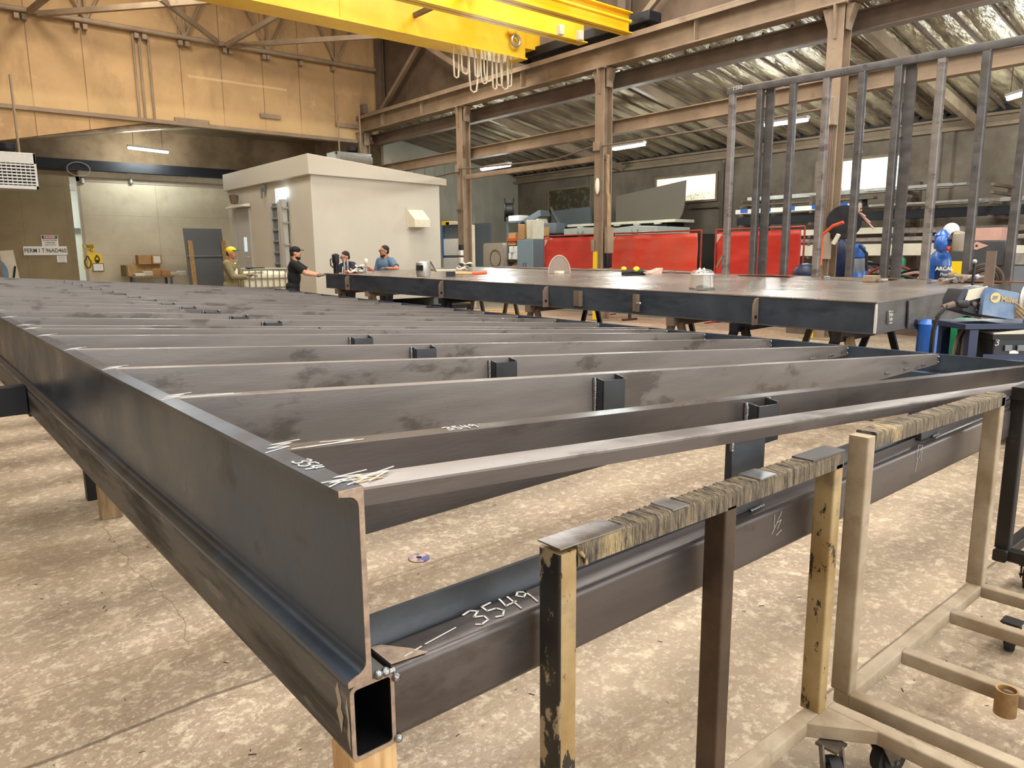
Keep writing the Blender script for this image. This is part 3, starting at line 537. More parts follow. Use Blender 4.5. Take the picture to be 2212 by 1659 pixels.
# unit heaters
def heater(x0, x1, y, z0, z1, label, depth=.7):
    t = thing('unit_heater', label, 'heater', ((x0+x1)/2, y, z0))
    b = MB(); b.box(x0, x1, y+.06, y+depth, z0, z1); b.box(x0, x1, y, y+.06, z1-.3*(z1-z0), z1); b.box(x0, x1, y, y+.06, z0, z0+.1*(z1-z0)); b.box(x0, x0+.06, y, y+.06, z0, z1); b.box(x1-.06, x1, y, y+.06, z0, z1)
    b.build('housing', 'silver', t, bev=.008); zz0, zz1 = z0+.1*(z1-z0), z1-.3*(z1-z0)
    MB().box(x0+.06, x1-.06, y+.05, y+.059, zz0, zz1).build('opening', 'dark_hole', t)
    for k in range(7): z = zz0+(k+.5)*(zz1-zz0)/7; MB().bar((x0+.05, y+.02, z), (x1-.05, y+.02, z), .06, .035).build('louver', 'silver', t)
    n = int((x1-x0)/.1)
    b = MB()
    for k in range(n): b.box(x0+.1*k+.04, x0+.1*k+.06, y+.03, y+.05, zz0, zz1)
    b.build('grille', 'silver', t)
    for x in (x0+.3, x1-.3): MB().tube([(x, y+.3, z1), (x, y+.3, z1+1.9)], .03).build('hanger_rod', 'girder', t)
    MB().lathe([(.12, 0), (.2, .1), (.2, .22), (.05, .25)], ((x0+x1)/2+.1, y+.35, z1)).build('fan_motor', 'dark', t)
p, q = at(-60, 322, Y=22.5), at(85, 410, Y=22.5); heater(p.x, q.x, 22.5, q.z, p.z, 'silver louvred unit heater hanging at the left edge of the photo')
p, q = at(725, 326, Y=24), at(806, 358, Y=24); heater(p.x, q.x, 24.0, q.z, p.z, 'dusty unit heater hanging behind the roof of the pale building')
# bench with boxes by the cream door
y = 29.6
p, q = at(268, 578, Y=y), at(372, 600, Y=y)
t = thing('work_bench', 'low wooden bench against the cream door', 'bench', ((p.x+q.x)/2, y, 0)); zt_ = at(320, 596, Y=y).z
MB().box(p.x+.2, q.x, y-.3, y+.5, zt_-.06, zt_).build('bench_top', 'wood_old', t, bev=.01); MB().box(p.x, q.x-.25, y+.45, y+.5, zt_, zt_+.42).build('back_board', 'wood', t)
for x in (p.x+.3, q.x-.1):
    for yy in (y-.25, y+.45): MB().box(x-.04, x+.04, yy-.04, yy+.04, 0, zt_-.06).build('leg', 'slate', t)
MB().box(p.x, p.x+.05, y-.3, y+.5, zt_, zt_+.4).build('side_board', 'wood_old', t)
zb = zt_+.42
tag(MB().box(p.x+.55, p.x+1.0, y+.2, y+.62, zb, zb+.34).build('cardboard_box', 'card', bev=.008), 'square brown cardboard box on the back board of the bench', 'box')
pc_ = tag(MB().box(p.x+1.02, p.x+1.35, y+.2, y+.6, zb, zb+.33).build('parcel', 'card', bev=.008), 'cardboard parcel with a pale label beside the square box on the bench', 'box')
MB().box(p.x+1.07, p.x+1.3, y+.19, y+.199, zb+.05, zb+.3).build('paper_label', 'paper', pc_)
for k in range(6):
    x = p.x+.45+.3*k; z = zt_+.02
    tag(MB().box(x-.16, x+.16, y-.25+.05*(k % 3), y+.1, zt_, zt_+(.1, .18, .26, .22, .12, .16)[k]).build('paper_bundle', ('paper', 'offwhite', 'card', 'card', 'offwhite', 'paper')[k], bev=.02),
        ('white paper bundle at the left end of the bench', 'off-white paper bundle second from the left on the bench', 'brown carton piece tallest on the bench', 'brown carton piece right of the tallest on the bench', 'low off-white paper bundle near the right of the bench', 'white paper bundle at the right end of the bench')[k], 'papers')
# grey sheet leaning with timber strips
p, q, r_ = at(395, 493, Y=28.6), at(478, 493, Y=28.6), at(408, 612, Y=28.4)
t = thing('grey_panel', 'tall slate grey sheet leaning by the pale building with wood edge strips', 'panel', (p.x, 28.5, 0))
MB().hexa([(p.x,28.2,.02),(q.x,28.2,.02),(q.x,28.25,.02),(p.x,28.25,.02),(p.x,28.6,p.z),(q.x,28.6,p.z),(q.x,28.65,p.z),(p.x,28.65,p.z)]).build('sheet', 'slate', t)
for x, z in ((p.x+.16, 2.3), (q.x-.02, 2.3)): MB().bar((x-.02, 28.12, .02), (x, 28.12+.42*z/2.8, z), .16, .06, (0,-1,0)).build('wood_strip', 'wood', t)
MB().bar((p.x, 28.36, 1.75), (q.x, 28.36, 1.75), .02, .04).build('strap', 'silver', t)
# ================================================================ the pale prefabricated building
b0 = thing('equipment_building', 'large pale grey prefabricated building with a deep sloping roof fascia', 'building', (10.7, 21, 0))
BX0, BX1, BY0, BY1 = 8.75, 12.82, 18.55, 24.75
MB().hexa([(BX0,BY0,.45),(BX1,BY0,.45),(BX1,BY1,.45),(BX0,BY1,.45),(BX0,BY0,3.9),(BX1,BY0,3.74),(BX1,BY1,3.74),(BX0,BY1,3.9)]).build('wall', 'grey_paint', b0, bev=.01)
RB = 24.4
MB().hexa([(BX0-.1,BY0-.1,3.8),(BX1+.2,BY0-.1,3.73),(BX1+.2,BY1+.05,3.73),(BX0-.1,BY1+.05,3.8),(BX0-.1,BY0-.1,4.32),(BX1+.2,BY0-.1,3.92),(BX1+.2,BY1+.05,3.92),(BX0-.1,BY1+.05,4.32)]).build('roof', 'grey_paint', b0, bev=.012)
b = MB()
for x in (BX0+.15, 10.8, BX1-.15): b.box(x-.12, x+.12, BY0+.05, BY1-.05, .12, .45)
b.build('skid_beam', 'slate', b0)
for x in (BX0+.4, BX1-.4):
    for y in (BY0+.5, BY1-.5): MB().box(x-.2, x+.2, y-.2, y+.2, 0, .12).build('skid_block', 'wood_old', b0)
X = BX0-.03
p, q = at(506, 458, X=X), at(537, 458, X=X); y0, y1, zt = q.y, p.y, 3.12
d = MB(); d.box(X-.02, BX0, y0-.06, y0, .95, zt+.06); d.box(X-.02, BX0, y1, y1+.06, .95, zt+.06); d.box(X-.02, BX0, y0, y1, zt, zt+.06)
dr = MB().box(X, BX0, y0, y1, .95, zt).build('door', 'grey_paint2', b0); d.build('door_frame', 'grey_paint2', dr)
MB().box(X-.02, X-.001, y0+.3, y0+.52, 1.85, 2.3).build('door_window', 'bluelite', dr, bev=.01)
MB().tube([(X-.0, y0+.12, 1.68), (X-.07, y0+.12, 1.68), (X-.07, y0+.28, 1.67)], .02).build('door_handle', 'silver', dr)
MB().hexa([(X-.22,y0-.15,zt+.1),(X,y0-.15,zt+.1),(X,y1+.15,zt+.1),(X-.22,y1+.15,zt+.1),(X-.22,y0-.15,zt+.13),(X,y0-.15,zt+.2),(X,y1+.15,zt+.2),(X-.22,y1+.15,zt+.13)]).build('door_canopy', 'white', b0)
ym = (y0+y1)/2
MB().lathe([(.02,0),(.11,.02),(.15,.26),(.03,.3)], (X-.2, ym, zt+.2)).build('wall_lamp', 'girder_dk', b0)
p = at(571, 406, X=X); b = MB(); b.box(X-.06, X, p.y-.1, p.y+.1, p.z-.1, p.z+.06); b.tube([(X-.1, p.y, p.z), (X-.1, p.y-.02, p.z-.3)], .03); b.build('conduit_bracket', 'slate', b0)
# blue-glowing window, wall lamp and open hatch beside the louvred panel
p, q = at(594, 408, X=X), at(618, 437, X=X); MB().box(X-.015, BX0, q.y, p.y, q.z, p.z).build('window', 'bluelite', b0, bev=.01)
p = at(615, 417, X=X); MB().box(X-.12, X-.016, p.y-.2, p.y+.16, p.z-.13, p.z+.13).build('lit_wall_lamp', 'wallpack', b0, bev=.03)
p = at(615, 430, X=X); MB().tube([(X-.05, p.y+.1, p.z-.02), (X-.05, p.y+.1, p.z-.5)], .05).build('lamp_bracket', 'bluelite', b0)  # bracket given the blue glow material
p, q = at(587, 440, X=X), at(605, 440, X=X); r_ = at(612, 438, X=X); s_ = at(621, 438, X=X)
h = b0; zt = 3.2
MB().box(X-.01, BX0, q.y, p.y, 1.0, zt).build('louvre_backing', 'slate', b0)
for k in range(7): z = 1.15+k*.32; MB().box(X-.05, X-.01, q.y, p.y, z, z+.05).build('louvre_bar', 'silver', b0)
for yy in (p.y, q.y): MB().box(X-.08, X, yy-.04, yy+.04, 1.0, zt+.02).build('louvre_stile', 'grey_paint2', b0)
MB().box(X-.14, X-.02, s_.y, r_.y, .9, zt+.06).build('cable_duct', 'grey_paint2', b0, bev=.01)
for z in (1.4, 2.0, 2.6, 3.0): MB().box(X-.18, X-.02, s_.y-.06, s_.y, z, z+.05).build('duct_clip', 'silver', b0)
p, q = at(880, 458, Y=BY0), at(924, 491, Y=BY0); x0, x1, z0, z1 = p.x, q.x, q.z-.02, p.z+.02
MB().hexa([(x0,BY0-.38,z0),(x1-.16,BY0-.38,z0),(x1-.16,BY0,z0),(x0,BY0,z0),(x0,BY0-.38,z0+.22),(x1-.16,BY0-.38,z0+.22),(x1-.16,BY0,z1+.06),(x0,BY0,z1+.06)]).build('vent_hood', 'offwhite', b0, bev=.01)
MB().box(x0-.05, x1-.11, BY0-.015, BY0, z0-.05, z1+.12).build('vent_flange', 'grey_paint', b0)

# ================================================================ the near steel roof frame (tall side left, sloping to the right)
S_ = .62
def T(x, y, z, skew=0.):
    y2 = y+skew*(x-.957); z2 = z+.0005*max(0, y-4)**2
    return V((S_*x, S_*y2, 1.68-S_*(1.68-z2)))
YS = [1.8, 3, 4.5, 6, 8, 10, 12, 14, 16, 18, 20, 22, 24, 26.2]
fr = thing('roof_frame', 'big dark steel roof frame with rows of joists sloping down to the right', 'steel frame', T(1, 1.8, .2))
ax, az = V((S_,0,0)), V((0,0,S_))
def st(x, z, ys=YS): return [(T(x, y, z), ax, az) for y in ys]
# tall channel, open towards the left, with rolled inner fillets
def fillet(cx_, cz, r, a0, n=6): return [(cx_+r*cos(a0+k*pi/2/n*sg), cz+r*sin(a0+k*pi/2/n*sg)) for k in range(n+1) for sg in (1,)]
R1 = .035
prof = [(0,0),(.0775,0),(.0775,.597),(0,.597),(0,.58)] + [(.0775-.017-R1+R1*sin(a), .575-R1+R1*cos(a)) for a in [pi/2*k/6 for k in range(7)]] + [(.0775-.017-R1+R1*cos(a), .03+R1-R1*sin(a)) for a in [pi/2*k/6 for k in range(7)]] + [(0,.018)]
MB().sweep(prof, st(.879, .443)).build('fascia_channel', 'mill_blue', fr)
# cut near end of the channel, left bright by the torch
pr2 = [(a, b) for a, b in prof]
MB().sweep(pr2, [(T(.879, 1.7965, .443), ax, az), (T(.879, 1.7995, .443), ax, az)]).build('cut_end', 'cut_edge', fr)
po, pi_ = rrect(.148, .243, .022, 4, 0, 0), rrect(.148-.026, .243-.026, .012, 4, .013, .013)
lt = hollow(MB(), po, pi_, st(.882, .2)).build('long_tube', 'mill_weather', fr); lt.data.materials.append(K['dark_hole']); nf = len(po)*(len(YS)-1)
for k in range(nf, 2*nf): lt.data.polygons[k].material_index = 1  # shade inside the bore painted on as near black
hollow(MB(), rrect(.148, .243, .022, 4, 0, 0), pi_, [(T(.882, 1.796, .2), ax, az), (T(.882, 1.7995, .2), ax, az)]).build('tube_end', 'cut_edge', fr)
# front tube and its upstanding angle
ay = V((0,S_,0))
MB().sweep(rrect(.15, .245, .03, 6, 0, 0), [(T(x, 1.8, .203), ay, az) for x in (1.033, 4, 7, 10.4)]).build('front_tube', 'mill_dark', fr)
MB().sweep([(.15,0),(.172,0),(.172,.345),(.156,.345),(.156,.275),(.15,.262)], [(T(x, 1.8, .205), ay, az) for x in (1.033, 4, 7, 10.4)]).build('upstand_angle', 'mill_slate', fr)
MB().box(*[c for i in range(3) for c in (T(1.033,1.8,.205)[i], T(1.16,1.95,.452)[i])]).build('ground_patch', 'chalk_tan', fr) if 0 else None
def zslope(x): return 1.04-.0735*(x-.957)
# sloping front rail: a small angle
XE = 10.52
MB().sweep([(0,.04),(.125,.04),(.125,.052),(.006,.052),(0,.048)], [(T(x, 1.797, zslope(x)-.052), ay, az) for x in (.957, 4, 7, XE)]).build('front_rail', 'mill_brown', fr)
MB().sweep([(0,-.008),(.012,-.008),(.012,.04),(0,.04)], [(T(x, 1.797, zslope(x)-.052), ay, az) for x in (.957, 4, 7, XE)]).build('rail_leg', 'mill_dark', fr)  # leg split off in darker steel to paint in its shade
for i, (x0, x1) in enumerate(((2.89, 3.17), (5.08, 5.36), (7.3, 7.58), (9.4, 9.68))):
    pl = MB().hexa([T(x0,1.86,.448),T(x1,1.86,.448),T(x1,1.9,.448),T(x0,1.9,.448),T(x0,1.86,zslope(x0)-.014),T(x1,1.86,zslope(x1)-.014),T(x1,1.9,zslope(x1)-.014),T(x0,1.9,zslope(x0)-.014)]).build('strut_plate', 'mill_slate', fr, bev=.003)
    MB().tube([T(x0-.005,1.86,zslope(x0)-.05), T(x0-.005,1.862,zslope(x0)-.12)], .006, 8).build('weld_bead', 'weld', pl)
    MB().tube([T(x1,1.855,.452), T(x1-.12,1.852,.452)], .005, 8).build('weld_bead', 'weld', pl)
# joists
SK = .0205
def joist(y, zb, clip=True):
    n = 14; xs = [.958+(XE-.958)*k/n for k in range(n+1)]
    b = MB(); t = .014
    # top flange and web of a channel, tapering towards the low side
    zbx = lambda x: min(zb, zslope(x)-.165) if zb > .4 else zb - .0*(x)
    b.sweep([(0,0),(.1,0),(.1,.014),(0,.014)], [(T(x, y, zslope(x)-.014, SK), ay, az) for x in xs])
    R = []
    for x in xs: R.append([b.b.verts.new(T(x, y+dy, z, SK)) for dy, z in ((0, zbx(x)), (t, zbx(x)), (t, zslope(x)-.014), (0, zslope(x)-.014))])
    for r0, r1 in zip(R, R[1:]):
        for i in range(4): b.b.faces.new((r0[i], r0[(i+1) % 4], r1[(i+1) % 4], r1[i]))
    b.b.faces.new(R[0][::-1]); b.b.faces.new(R[-1])
    b.sweep([(0,0),(.1,0),(.1,.014),(0,.014)], [(T(x, y, zbx(x)-.014, SK), ay, az) for x in xs])
    j = b.build('joist', 'mill_brown' if zb < .4 else 'mill_dark', fr)
    if clip:
        x0, x1 = 3.79, 3.97; zt = zslope(x0)-.02; zl = zt-.25
        c = MB()
        # open clip: two short sides and a face
        c.hexa([T(x0,y-.09,zl,SK),T(x1+.05,y-.09,zl,SK),T(x1+.05,y-.076,zl,SK),T(x0,y-.076,zl,SK),T(x0,y-.09,zt-.015,SK),T(x1+.05,y-.09,zt-.03,SK),T(x1+.05,y-.076,zt-.03,SK),T(x0,y-.076,zt-.015,SK)])
        for xx in (x0, x1+.036): c.hexa([T(xx,y-.08,zl,SK),T(xx+.014,y-.08,zl,SK),T(xx+.014,y,zl,SK),T(xx,y,zl,SK),T(xx,y-.08,zt-.015,SK),T(xx+.014,y-.08,zt-.015,SK),T(xx+.014,y,zt,SK),T(xx,y,zt,SK)])
        cc = c.build('clip', 'mill_slate', j)
        for xx in (x0-.012, x1+.06): MB().tube([T(xx,y-.008,zt+.0,SK), T(xx,y-.012,zt-.03,SK), T(xx,y-.01,zl,SK)], [.008,.01,.007], 8).build('weld_bead', 'weld', cc)
    # tack welds at the ends
    for xx, zz in ((XE-.03, zslope(XE)-.03), (XE-.03, zslope(XE)-.1)): MB().ball(T(xx, y-.008, zz, SK), .01, n=6).build('tack_weld', 'weld', j)
    return j
JY = [2.305, 3.53, 4.745, 5.96, 7.2, 8.0, 8.43, 9.66, 10.88, 12.1, 13.31, 14.53, 15.74, 16.96, 18.17, 19.38, 20.6, 21.8, 23.02, 24.3, 25.5]
for i, y in enumerate(JY):
    j = joist(y, .686 if i == 0 else .222, clip=(i != 5))
    if i in (1, 2):
        for k in range(3): MB().tube([T(XE-.55*(k+1)-.05, y-.008, .255+.008*k, SK), T(XE-.55*(k+1)+.1, y-.008, .252+.008*k, SK)], .007, 8).build('stitch_weld', 'weld', j)
    # chalk scribbles where each joist meets the tall channel
    if i < 9:
        o = T(.885, y+.02, 1.0401); w = max(.5, 1-.07*i)
        S = [[(.0,.0),(.06,.02),(.015,.03),(.075,.045),(.03,.055),(.1,.06)]]
        strokes('chalk_scribble', S, o, (1,0,0), (0,1,0), 'chalk', fr, .0011)
    if i in (0, 1): strokes('chalk_scribble', [[(0,0),(.1,.012),(.16,.03),(.08,.035)], [(.03,.0),(.18,.022)]], T(.97, y+.01, zslope(.97)+.001), (1,0,-.0735), (0,1,0), 'chalk', fr, .001)
strokes('chalk_number', digits('3549'), T(1.64, 2.345, zslope(1.64)+.001), (1,.02,-.0735), (0,1,0), 'chalk', fr, .0016, .036)
strokes('chalk_number', digits('354'), T(.902, 2.16, 1.0405), (0,-1,0), (1,0,0), 'chalk', fr, .0016, .036)
strokes('chalk_number', digits('3549'), T(1.385, 1.832, .4485), (1,.0,0), (0,1,0), 'chalk', fr, .0022, .064)
strokes('chalk_dash', [[(0,0),(.02,.004)], [(.027,.006),(.045,.01)], [(.055,.012),(.14,.026)]], T(1.09, 1.83, .4485), (1,0,0), (0,1,0), 'chalk', fr, .0012)
strokes('chalk_patch', [[(.0,.0),(.05,.015),(-.02,.03),(.05,.04),(0,.055),(.07,.06)], [(.04,-.005),(.1,.03),(.03,.02),(.12,.045)], [(-.03,.01),(.02,.035),(-.03,.04)]], T(.925, 1.83, 1.0406), (1,0,0), (0,1,0), 'chalk', fr, .0012)
strokes('chalk_patch', [[(.0,.0),(.06,.01),(.01,.02),(.07,.03),(.02,.035)], [(.02,.03),(.09,.04)]], T(.95, 1.83, 1.0415), (1,0,-.0735), (0,1,0), 'chalk_tan', fr, .0018)
fq = lambda x, z: T(x, 1.7985, z)
strokes('scribed_mark', [[(0,.06),(.0,.02)], [(.04,.06),(-.01,0)], [(.02,.03),(.04,.035),(.02,.01)], [(.015,-.01),(.045,.0)]], fq(3.18, .32), (1,0,0), (0,0,1), 'chalk', fr, .0005)
strokes('scribed_mark', [[(.015,.085),(.04,.08)], [(.015,.085),(.01,.03),(.02,.03),(.005,-.02)], [(.055,.08),(.03,.03)], [(.05,.05),(.06,.055),(.05,.02),(.06,.01)]], fq(4.85, .33), (1,0,0), (0,0,1), 'chalk', fr, .0006)
gp = MB(); v = [T(1.035,1.82,.4495),T(1.16,1.805,.4495),T(1.13,1.86,.4495),T(1.07,1.94,.4495),T(1.035,1.95,.4495)]
gp.disc_plate(v, v[0], (0,0,1), .0012).build('ground_patch', 'cut_edge', fr)
for q in ((1.0,1.793,.452), (1.035,1.793,.42), (1.035,1.793,.215), (.975,1.793,.452)): MB().ball(T(*q), .009, n=8).build('tack_weld', 'weld', fr)
MB().tube([T(.985,1.794,.449), T(1.03,1.794,.446)], .005, 8).build('weld_bead', 'weld', fr)
# flaked patches of mill scale near the open tube end
fx = T(.8805, 0, 0).x
for pts in ([(1.87,.43),(1.885,.40),(1.87,.36),(1.885,.33),(1.868,.30),(1.858,.27),(1.85,.30),(1.843,.33),(1.855,.35),(1.85,.38),(1.86,.40)], [(1.815,.40),(1.825,.37),(1.812,.33),(1.82,.28),(1.806,.24),(1.803,.3),(1.808,.36)]):
    v = [V((fx, S_*y, 1.68-S_*(1.68-z))) for y, z in pts]; MB().disc_plate(v, v[0], (-1,0,0), .0008).build('scale_flake', 'beige', fr)
# right-hand side channel and far end
MB().sweep([(0,0),(.05,0),(.05,.016),(.016,.016),(.016,.24),(.07,.24),(.07,.255),(0,.255)], st(XE, .083, [2.0]+YS[1:])).build('low_side_channel', 'mill_blue', fr)
MB().sweep(rrect(.148, .2, .022, 4, 0, 0), st(XE-.1, -.1, [2.0]+YS[1:])).build('low_tube', 'mill_blue', fr)
b = MB(); xs = [.957+(XE-.957)*k/6 for k in range(7)]; b.sweep([(0,0),(.1,0),(.1,.36),(0,.36)], [(T(x, 26.0, zslope(x)-.36, SK), ay, az) for x in xs]); b.build('end_channel', 'mill_brown', fr)
# short bolted stub beam on the outer side of the long tube
a, c = at(57, 833, X=T(.88,0,0).x), at(60, 889, X=T(.88,0,0).x)
sb = MB().box(T(.88,0,0).x-2.2, T(.88,0,0).x-.001, a.y, a.y+.1, c.z, a.z).build('stub_beam', 'dark', fr, bev=.006)
for dx in (.06, .075): MB().lathe([(.012,0),(.012,.012)], (T(.88,0,0).x-dx*2.6, a.y-.001, c.z+.1*dx*8), (0,-1,0), 10).build('bolt', 'silver', sb)
# supports of the frame
zt = T(1, 1.8, .2).z
tag(MB().box(T(.885,0,0).x, T(.885,0,0).x+.092, T(0,1.8,0).y, T(0,1.8,0).y+.092, 0, zt).build('timber_post', 'wood', bev=.004), 'raw timber post under the open tube end at the near corner', 'post')
ts = thing('support_trestle', 'timber and dark steel trestle standing on the floor under the left long tube', 'trestle', (.93, 5.4, 0))
MB().box(.875, 1.0, 5.2, 5.29, 0, .745).build('timber_leg', 'wood_old', ts, bev=.004); MB().box(.885, .96, 5.7, 5.78, 0, .745).build('steel_leg', 'black_steel', ts, bev=.004)
MB().box(.55, 1.02, 5.18, 5.8, .745, T(1,8.5,.2).z-.001).build('cap_plate', 'black_steel', ts)
for k, (x, y) in enumerate(((6.5, 1.4), (6.5, 8.2), (.6, 12.2), (6.5, 15.2))):
    z = T(x/S_, y/S_, .2 if x < 2 else -.1).z-.001
    tag(MB().box(x-.06, x+.06, y-.06, y+.06, 0, z).build('timber_post', 'wood_old'), ('timber post under the low front corner of the frame behind the carts', 'timber post under the middle of the low side of the frame', 'timber post far back under the tall side of the frame', 'timber post under the far low corner of the frame')[k], 'post')
# abrasive disc on the floor
p = at(905, 1207, Z=0); t = thing('cutting_disc', 'worn abrasive cutting disc lying on the concrete floor', 'disc', p)
MB().lathe([(.011,.001),(.058,.001),(.06,.004),(.058,.009),(.011,.009)], p).build('disc', mat('worn_disc', 'b4967c', .8, .0, col2='5a5a86', scale=14, lo=.45, hi=.55), t)
MB().lathe([(.008,.009),(.016,.0095)], p).build('bore', 'dark_hole', t)

# ================================================================ tan carts in front
def caster(t, x, y, zt, m='caster', ang=.6, r=.062):
    c = MB(); d = V((cos(ang), sin(ang), 0)); sd = V((-d.y, d.x, 0)); o = V((x, y, 0))
    c.box(x-.035, x+.035, y-.035, y+.035, zt-.008, zt)
    w = o+d*.045+V((0,0,r))
    for s in (-1, 1): c.bar(o+sd*s*.03+V((0,0,zt-.008)), w+sd*s*.03, .045, .006, sd)
    k = c.build('caster', m, t)
    MB().lathe([(.012,-.022),(r*.62,-.022),(r*.66,-.014),(r,-.018),(r+.003,0),(r,.018),(r*.66,.014),(r*.62,.022),(.012,.022)], w, sd, 28).build('wheel', 'rubber', k)
    MB().tube([w-sd*.038, w+sd*.038], .008).build('axle', 'caster', k)
w = .052
t = thing('panel_cart', 'nearest worn tan tube cart with a torch-scarred top rail', 'cart', (1.6, 1.02, 0))
Y0 = 1.018; ZT = 1.088
WD = .066
def post(x, m, z0=.2, z1=None, name='post'): return rhs((x+w/2, Y0+WD/2, z0), (x+w/2, Y0+WD/2, (z1 or ZT-w)), w, WD, (0,1,0)).build(name, m, t)
def scarred(x0, x1, dz, keep, amp):
    b = MB(); n = int((x1-x0)/.0035); R = []
    for i in range(n+1):
        x = x0+(x1-x0)*i/n; z = ZT+dz*i/n; flat = any(a <= x <= c for a, c in keep)
        a1, a2 = (0, 0) if flat else (random.uniform(-amp, amp*.5), random.uniform(-amp, amp*.5))
        pr = [(Y0, z-w), (Y0+WD, z-w), (Y0+WD, z-.004+a2), (Y0+WD-.004, z+a2), (Y0+WD*.5, z+(a1+a2)*.4), (Y0+.005, z+a1), (Y0+.0005, z-.005+a1), (Y0, z-.014)]
        R.append([b.b.verts.new((x+(0 if flat else random.uniform(-.001, .001)), y, q)) for y, q in pr])
    for r0, r1 in zip(R, R[1:]):
        for k in range(8): b.b.faces.new((r0[k], r0[(k+1) % 8], r1[(k+1) % 8], r1[k]))
    b.b.faces.new(R[0][::-1]); b.b.faces.new(R[-1]); return b.build('top_rail', 'cart_cut', t, sharp=25)
pn = post(.978, 'cart', .02, ZT-.012); pn.data.materials.append(K['cart_black'])
for pl in pn.data.polygons:
    if pl.normal.x < -.5: pl.material_index = 1
pn = None; post(1.566, 'cart_brown', .05); post(2.143, 'cart')
scarred(.978+w, 2.195, -.012, ((1.02, 1.18), (1.345, 1.4), (1.72, 1.8), (2.0, 2.2)), .0045)
def patch(x0, x1, m, dz=.002):
    sl = -.012/1.165; z = lambda x: ZT+sl*(x-1.03)
    return MB().hexa([(x0,Y0-.001,z(x0)-.001),(x1,Y0-.001,z(x1)-.001),(x1,Y0+WD+.001,z(x1)-.001),(x0,Y0+WD+.001,z(x0)-.001),(x0,Y0-.001,z(x0)+dz),(x1,Y0-.001,z(x1)+dz),(x1,Y0+WD+.001,z(x1)+dz),(x0,Y0+WD+.001,z(x0)+dz)]).build('wear_plate', m, t)
patch(.978, 1.175, 'bare'); patch(1.345, 1.4, 'bare', .003); patch(1.72, 1.8, 'bare', .003); patch(2.0, 2.195, 'mill', .004)
MB().tube([(1.034, Y0-.002, ZT-.018), (1.045, Y0-.003, ZT-.032), (1.052, Y0-.003, ZT-.05)], .0045, 8).build('weld_bead', 'cart', t)
rhs((1.03, Y0+w/2, .175), (2.254, Y0+w/2, .175), w, w).build('base_rail', 'cart_dust', t)
rhs((.978+w/2, Y0, .175), (.978+w/2, Y0-.8, .175), w, w).build('base_leg', 'cart', t)
rhs((2.228, Y0, .175), (2.228, Y0-.8, .175), w, w).build('base_leg', 'cart_dust', t)
MB().disc_plate([(2.07, Y0+.002, .152), (2.203, Y0+.002, .152), (2.203, Y0-.165, .152)], (0,0,0), (0,0,1), .048).build('corner_gusset', 'cart_dust', t, bev=.003)
caster(t, 2.11, .955, .149, 'caster', -2.4); caster(t, 2.262, .87, .149, 'caster', -.3); caster(t, 1.0, .5, .149)
t.location = (1.6, 1.02, 0)
t = thing('panel_cart', 'dustier tan tube cart on the right with a short pipe socket on its base', 'cart', (3.0, 1.0, 0))
Y0 = 1.004; ZT = 1.106; dz2 = -.032
post(2.324, 'cart_dust', .2, ZT-.01); post(3.575, 'cart_dust', .2, ZT+dz2-.01)
scarred(2.324+w, 3.627, dz2, ((2.37, 2.4),), .0035)
rhs((2.324, Y0+w/2, .175), (3.627, Y0+w/2, .175), w, w).build('base_rail', 'cart_dust', t)
for x in (2.35, 2.77, 3.24, 3.6): rhs((x, Y0, .175), (x+.03, Y0-.85, .175), w, w).build('base_leg', 'cart_dust', t)
ps = MB(); hollow(ps, [(.034*cos(a), .034*sin(a)) for a in [2*pi*k/24 for k in range(24)]], [(.028*cos(a), .028*sin(a)) for a in [2*pi*k/24 for k in range(24)]], [((2.735, .66, .125), V((1,0,0)), V((0,1,0))), ((2.735, .66, .215), V((1,0,0)), V((0,1,0)))])
ps.build('pipe_socket', 'cart_rust', t)
caster(t, 3.44, .84, .149, 'black_steel', .3); caster(t, 2.42, .35, .149); caster(t, 3.6, .3, .149)
t = thing('steel_cart', 'dark steel cart partly cut off by the right edge of the photo', 'cart', (4.4, 1.1, 0))
w = .06; Y0 = 1.06; post(4.13, 'black_steel', .2, 1.0); post(5.2, 'black_steel', .2, 1.0); rhs((4.1, Y0+w/2, .17), (5.25, Y0+w/2, .17), w, w).build('base_rail', 'black_steel', t); rhs((4.1, Y0+w/2, 1.0), (5.25, Y0+w/2, 1.0), w, w).build('top_rail', 'black_steel', t)
for x in (4.16, 5.2): rhs((x, Y0, .17), (x, Y0-.8, .17), w, w).build('base_leg', 'black_steel', t)
caster(t, 4.18, .98, .14, 'black_steel', .2); caster(t, 5.2, .98, .14, 'black_steel', .2); caster(t, 4.18, .35, .14); caster(t, 5.2, .35, .14)
# ================================================================ the second frame: a steel deck on trestles, used as a work table
TX0, TX1, TY0, TY1 = 7.3, 11.22, 3.18, 15.0
def zt_(x, y): return 1.2+.0106*(y-TY0)+.02*(x-TX0)
pf = thing('steel_platform', 'long dark steel deck platform on trestles, used as a work table', 'steel platform', (TX0, TY0, 1.0))
def slab(x0, x1, y0, y1, d0, d1, name, m, parent=pf, bev=0):
    P = [(x0,y0),(x1,y0),(x1,y1),(x0,y1)]
    return MB().hexa([(x,y,zt_(x,y)+d0) for x, y in P]+[(x,y,zt_(x,y)+d1) for x, y in P]).build(name, m, parent, bev)
K['deck'] = second(mat('deck_plate_steel', '9f958b', .27, .72, col2='aea59b', scale=.8, bump=.02, bscale=8, rvar=.04), '8d8074', 2, .6, .78, fac=.4)
slab(TX0, TX1, TY0, TY1, -.012, 0, 'deck_plate', 'deck')
D = .305
for nm, x0, x1 in (('side_channel', TX0+.006, TX0+.02), ('side_channel', TX1-.02, TX1-.006)): slab(x0, x1, TY0+.006, TY1-.006, -D, -.012, nm, 'mill_deck')
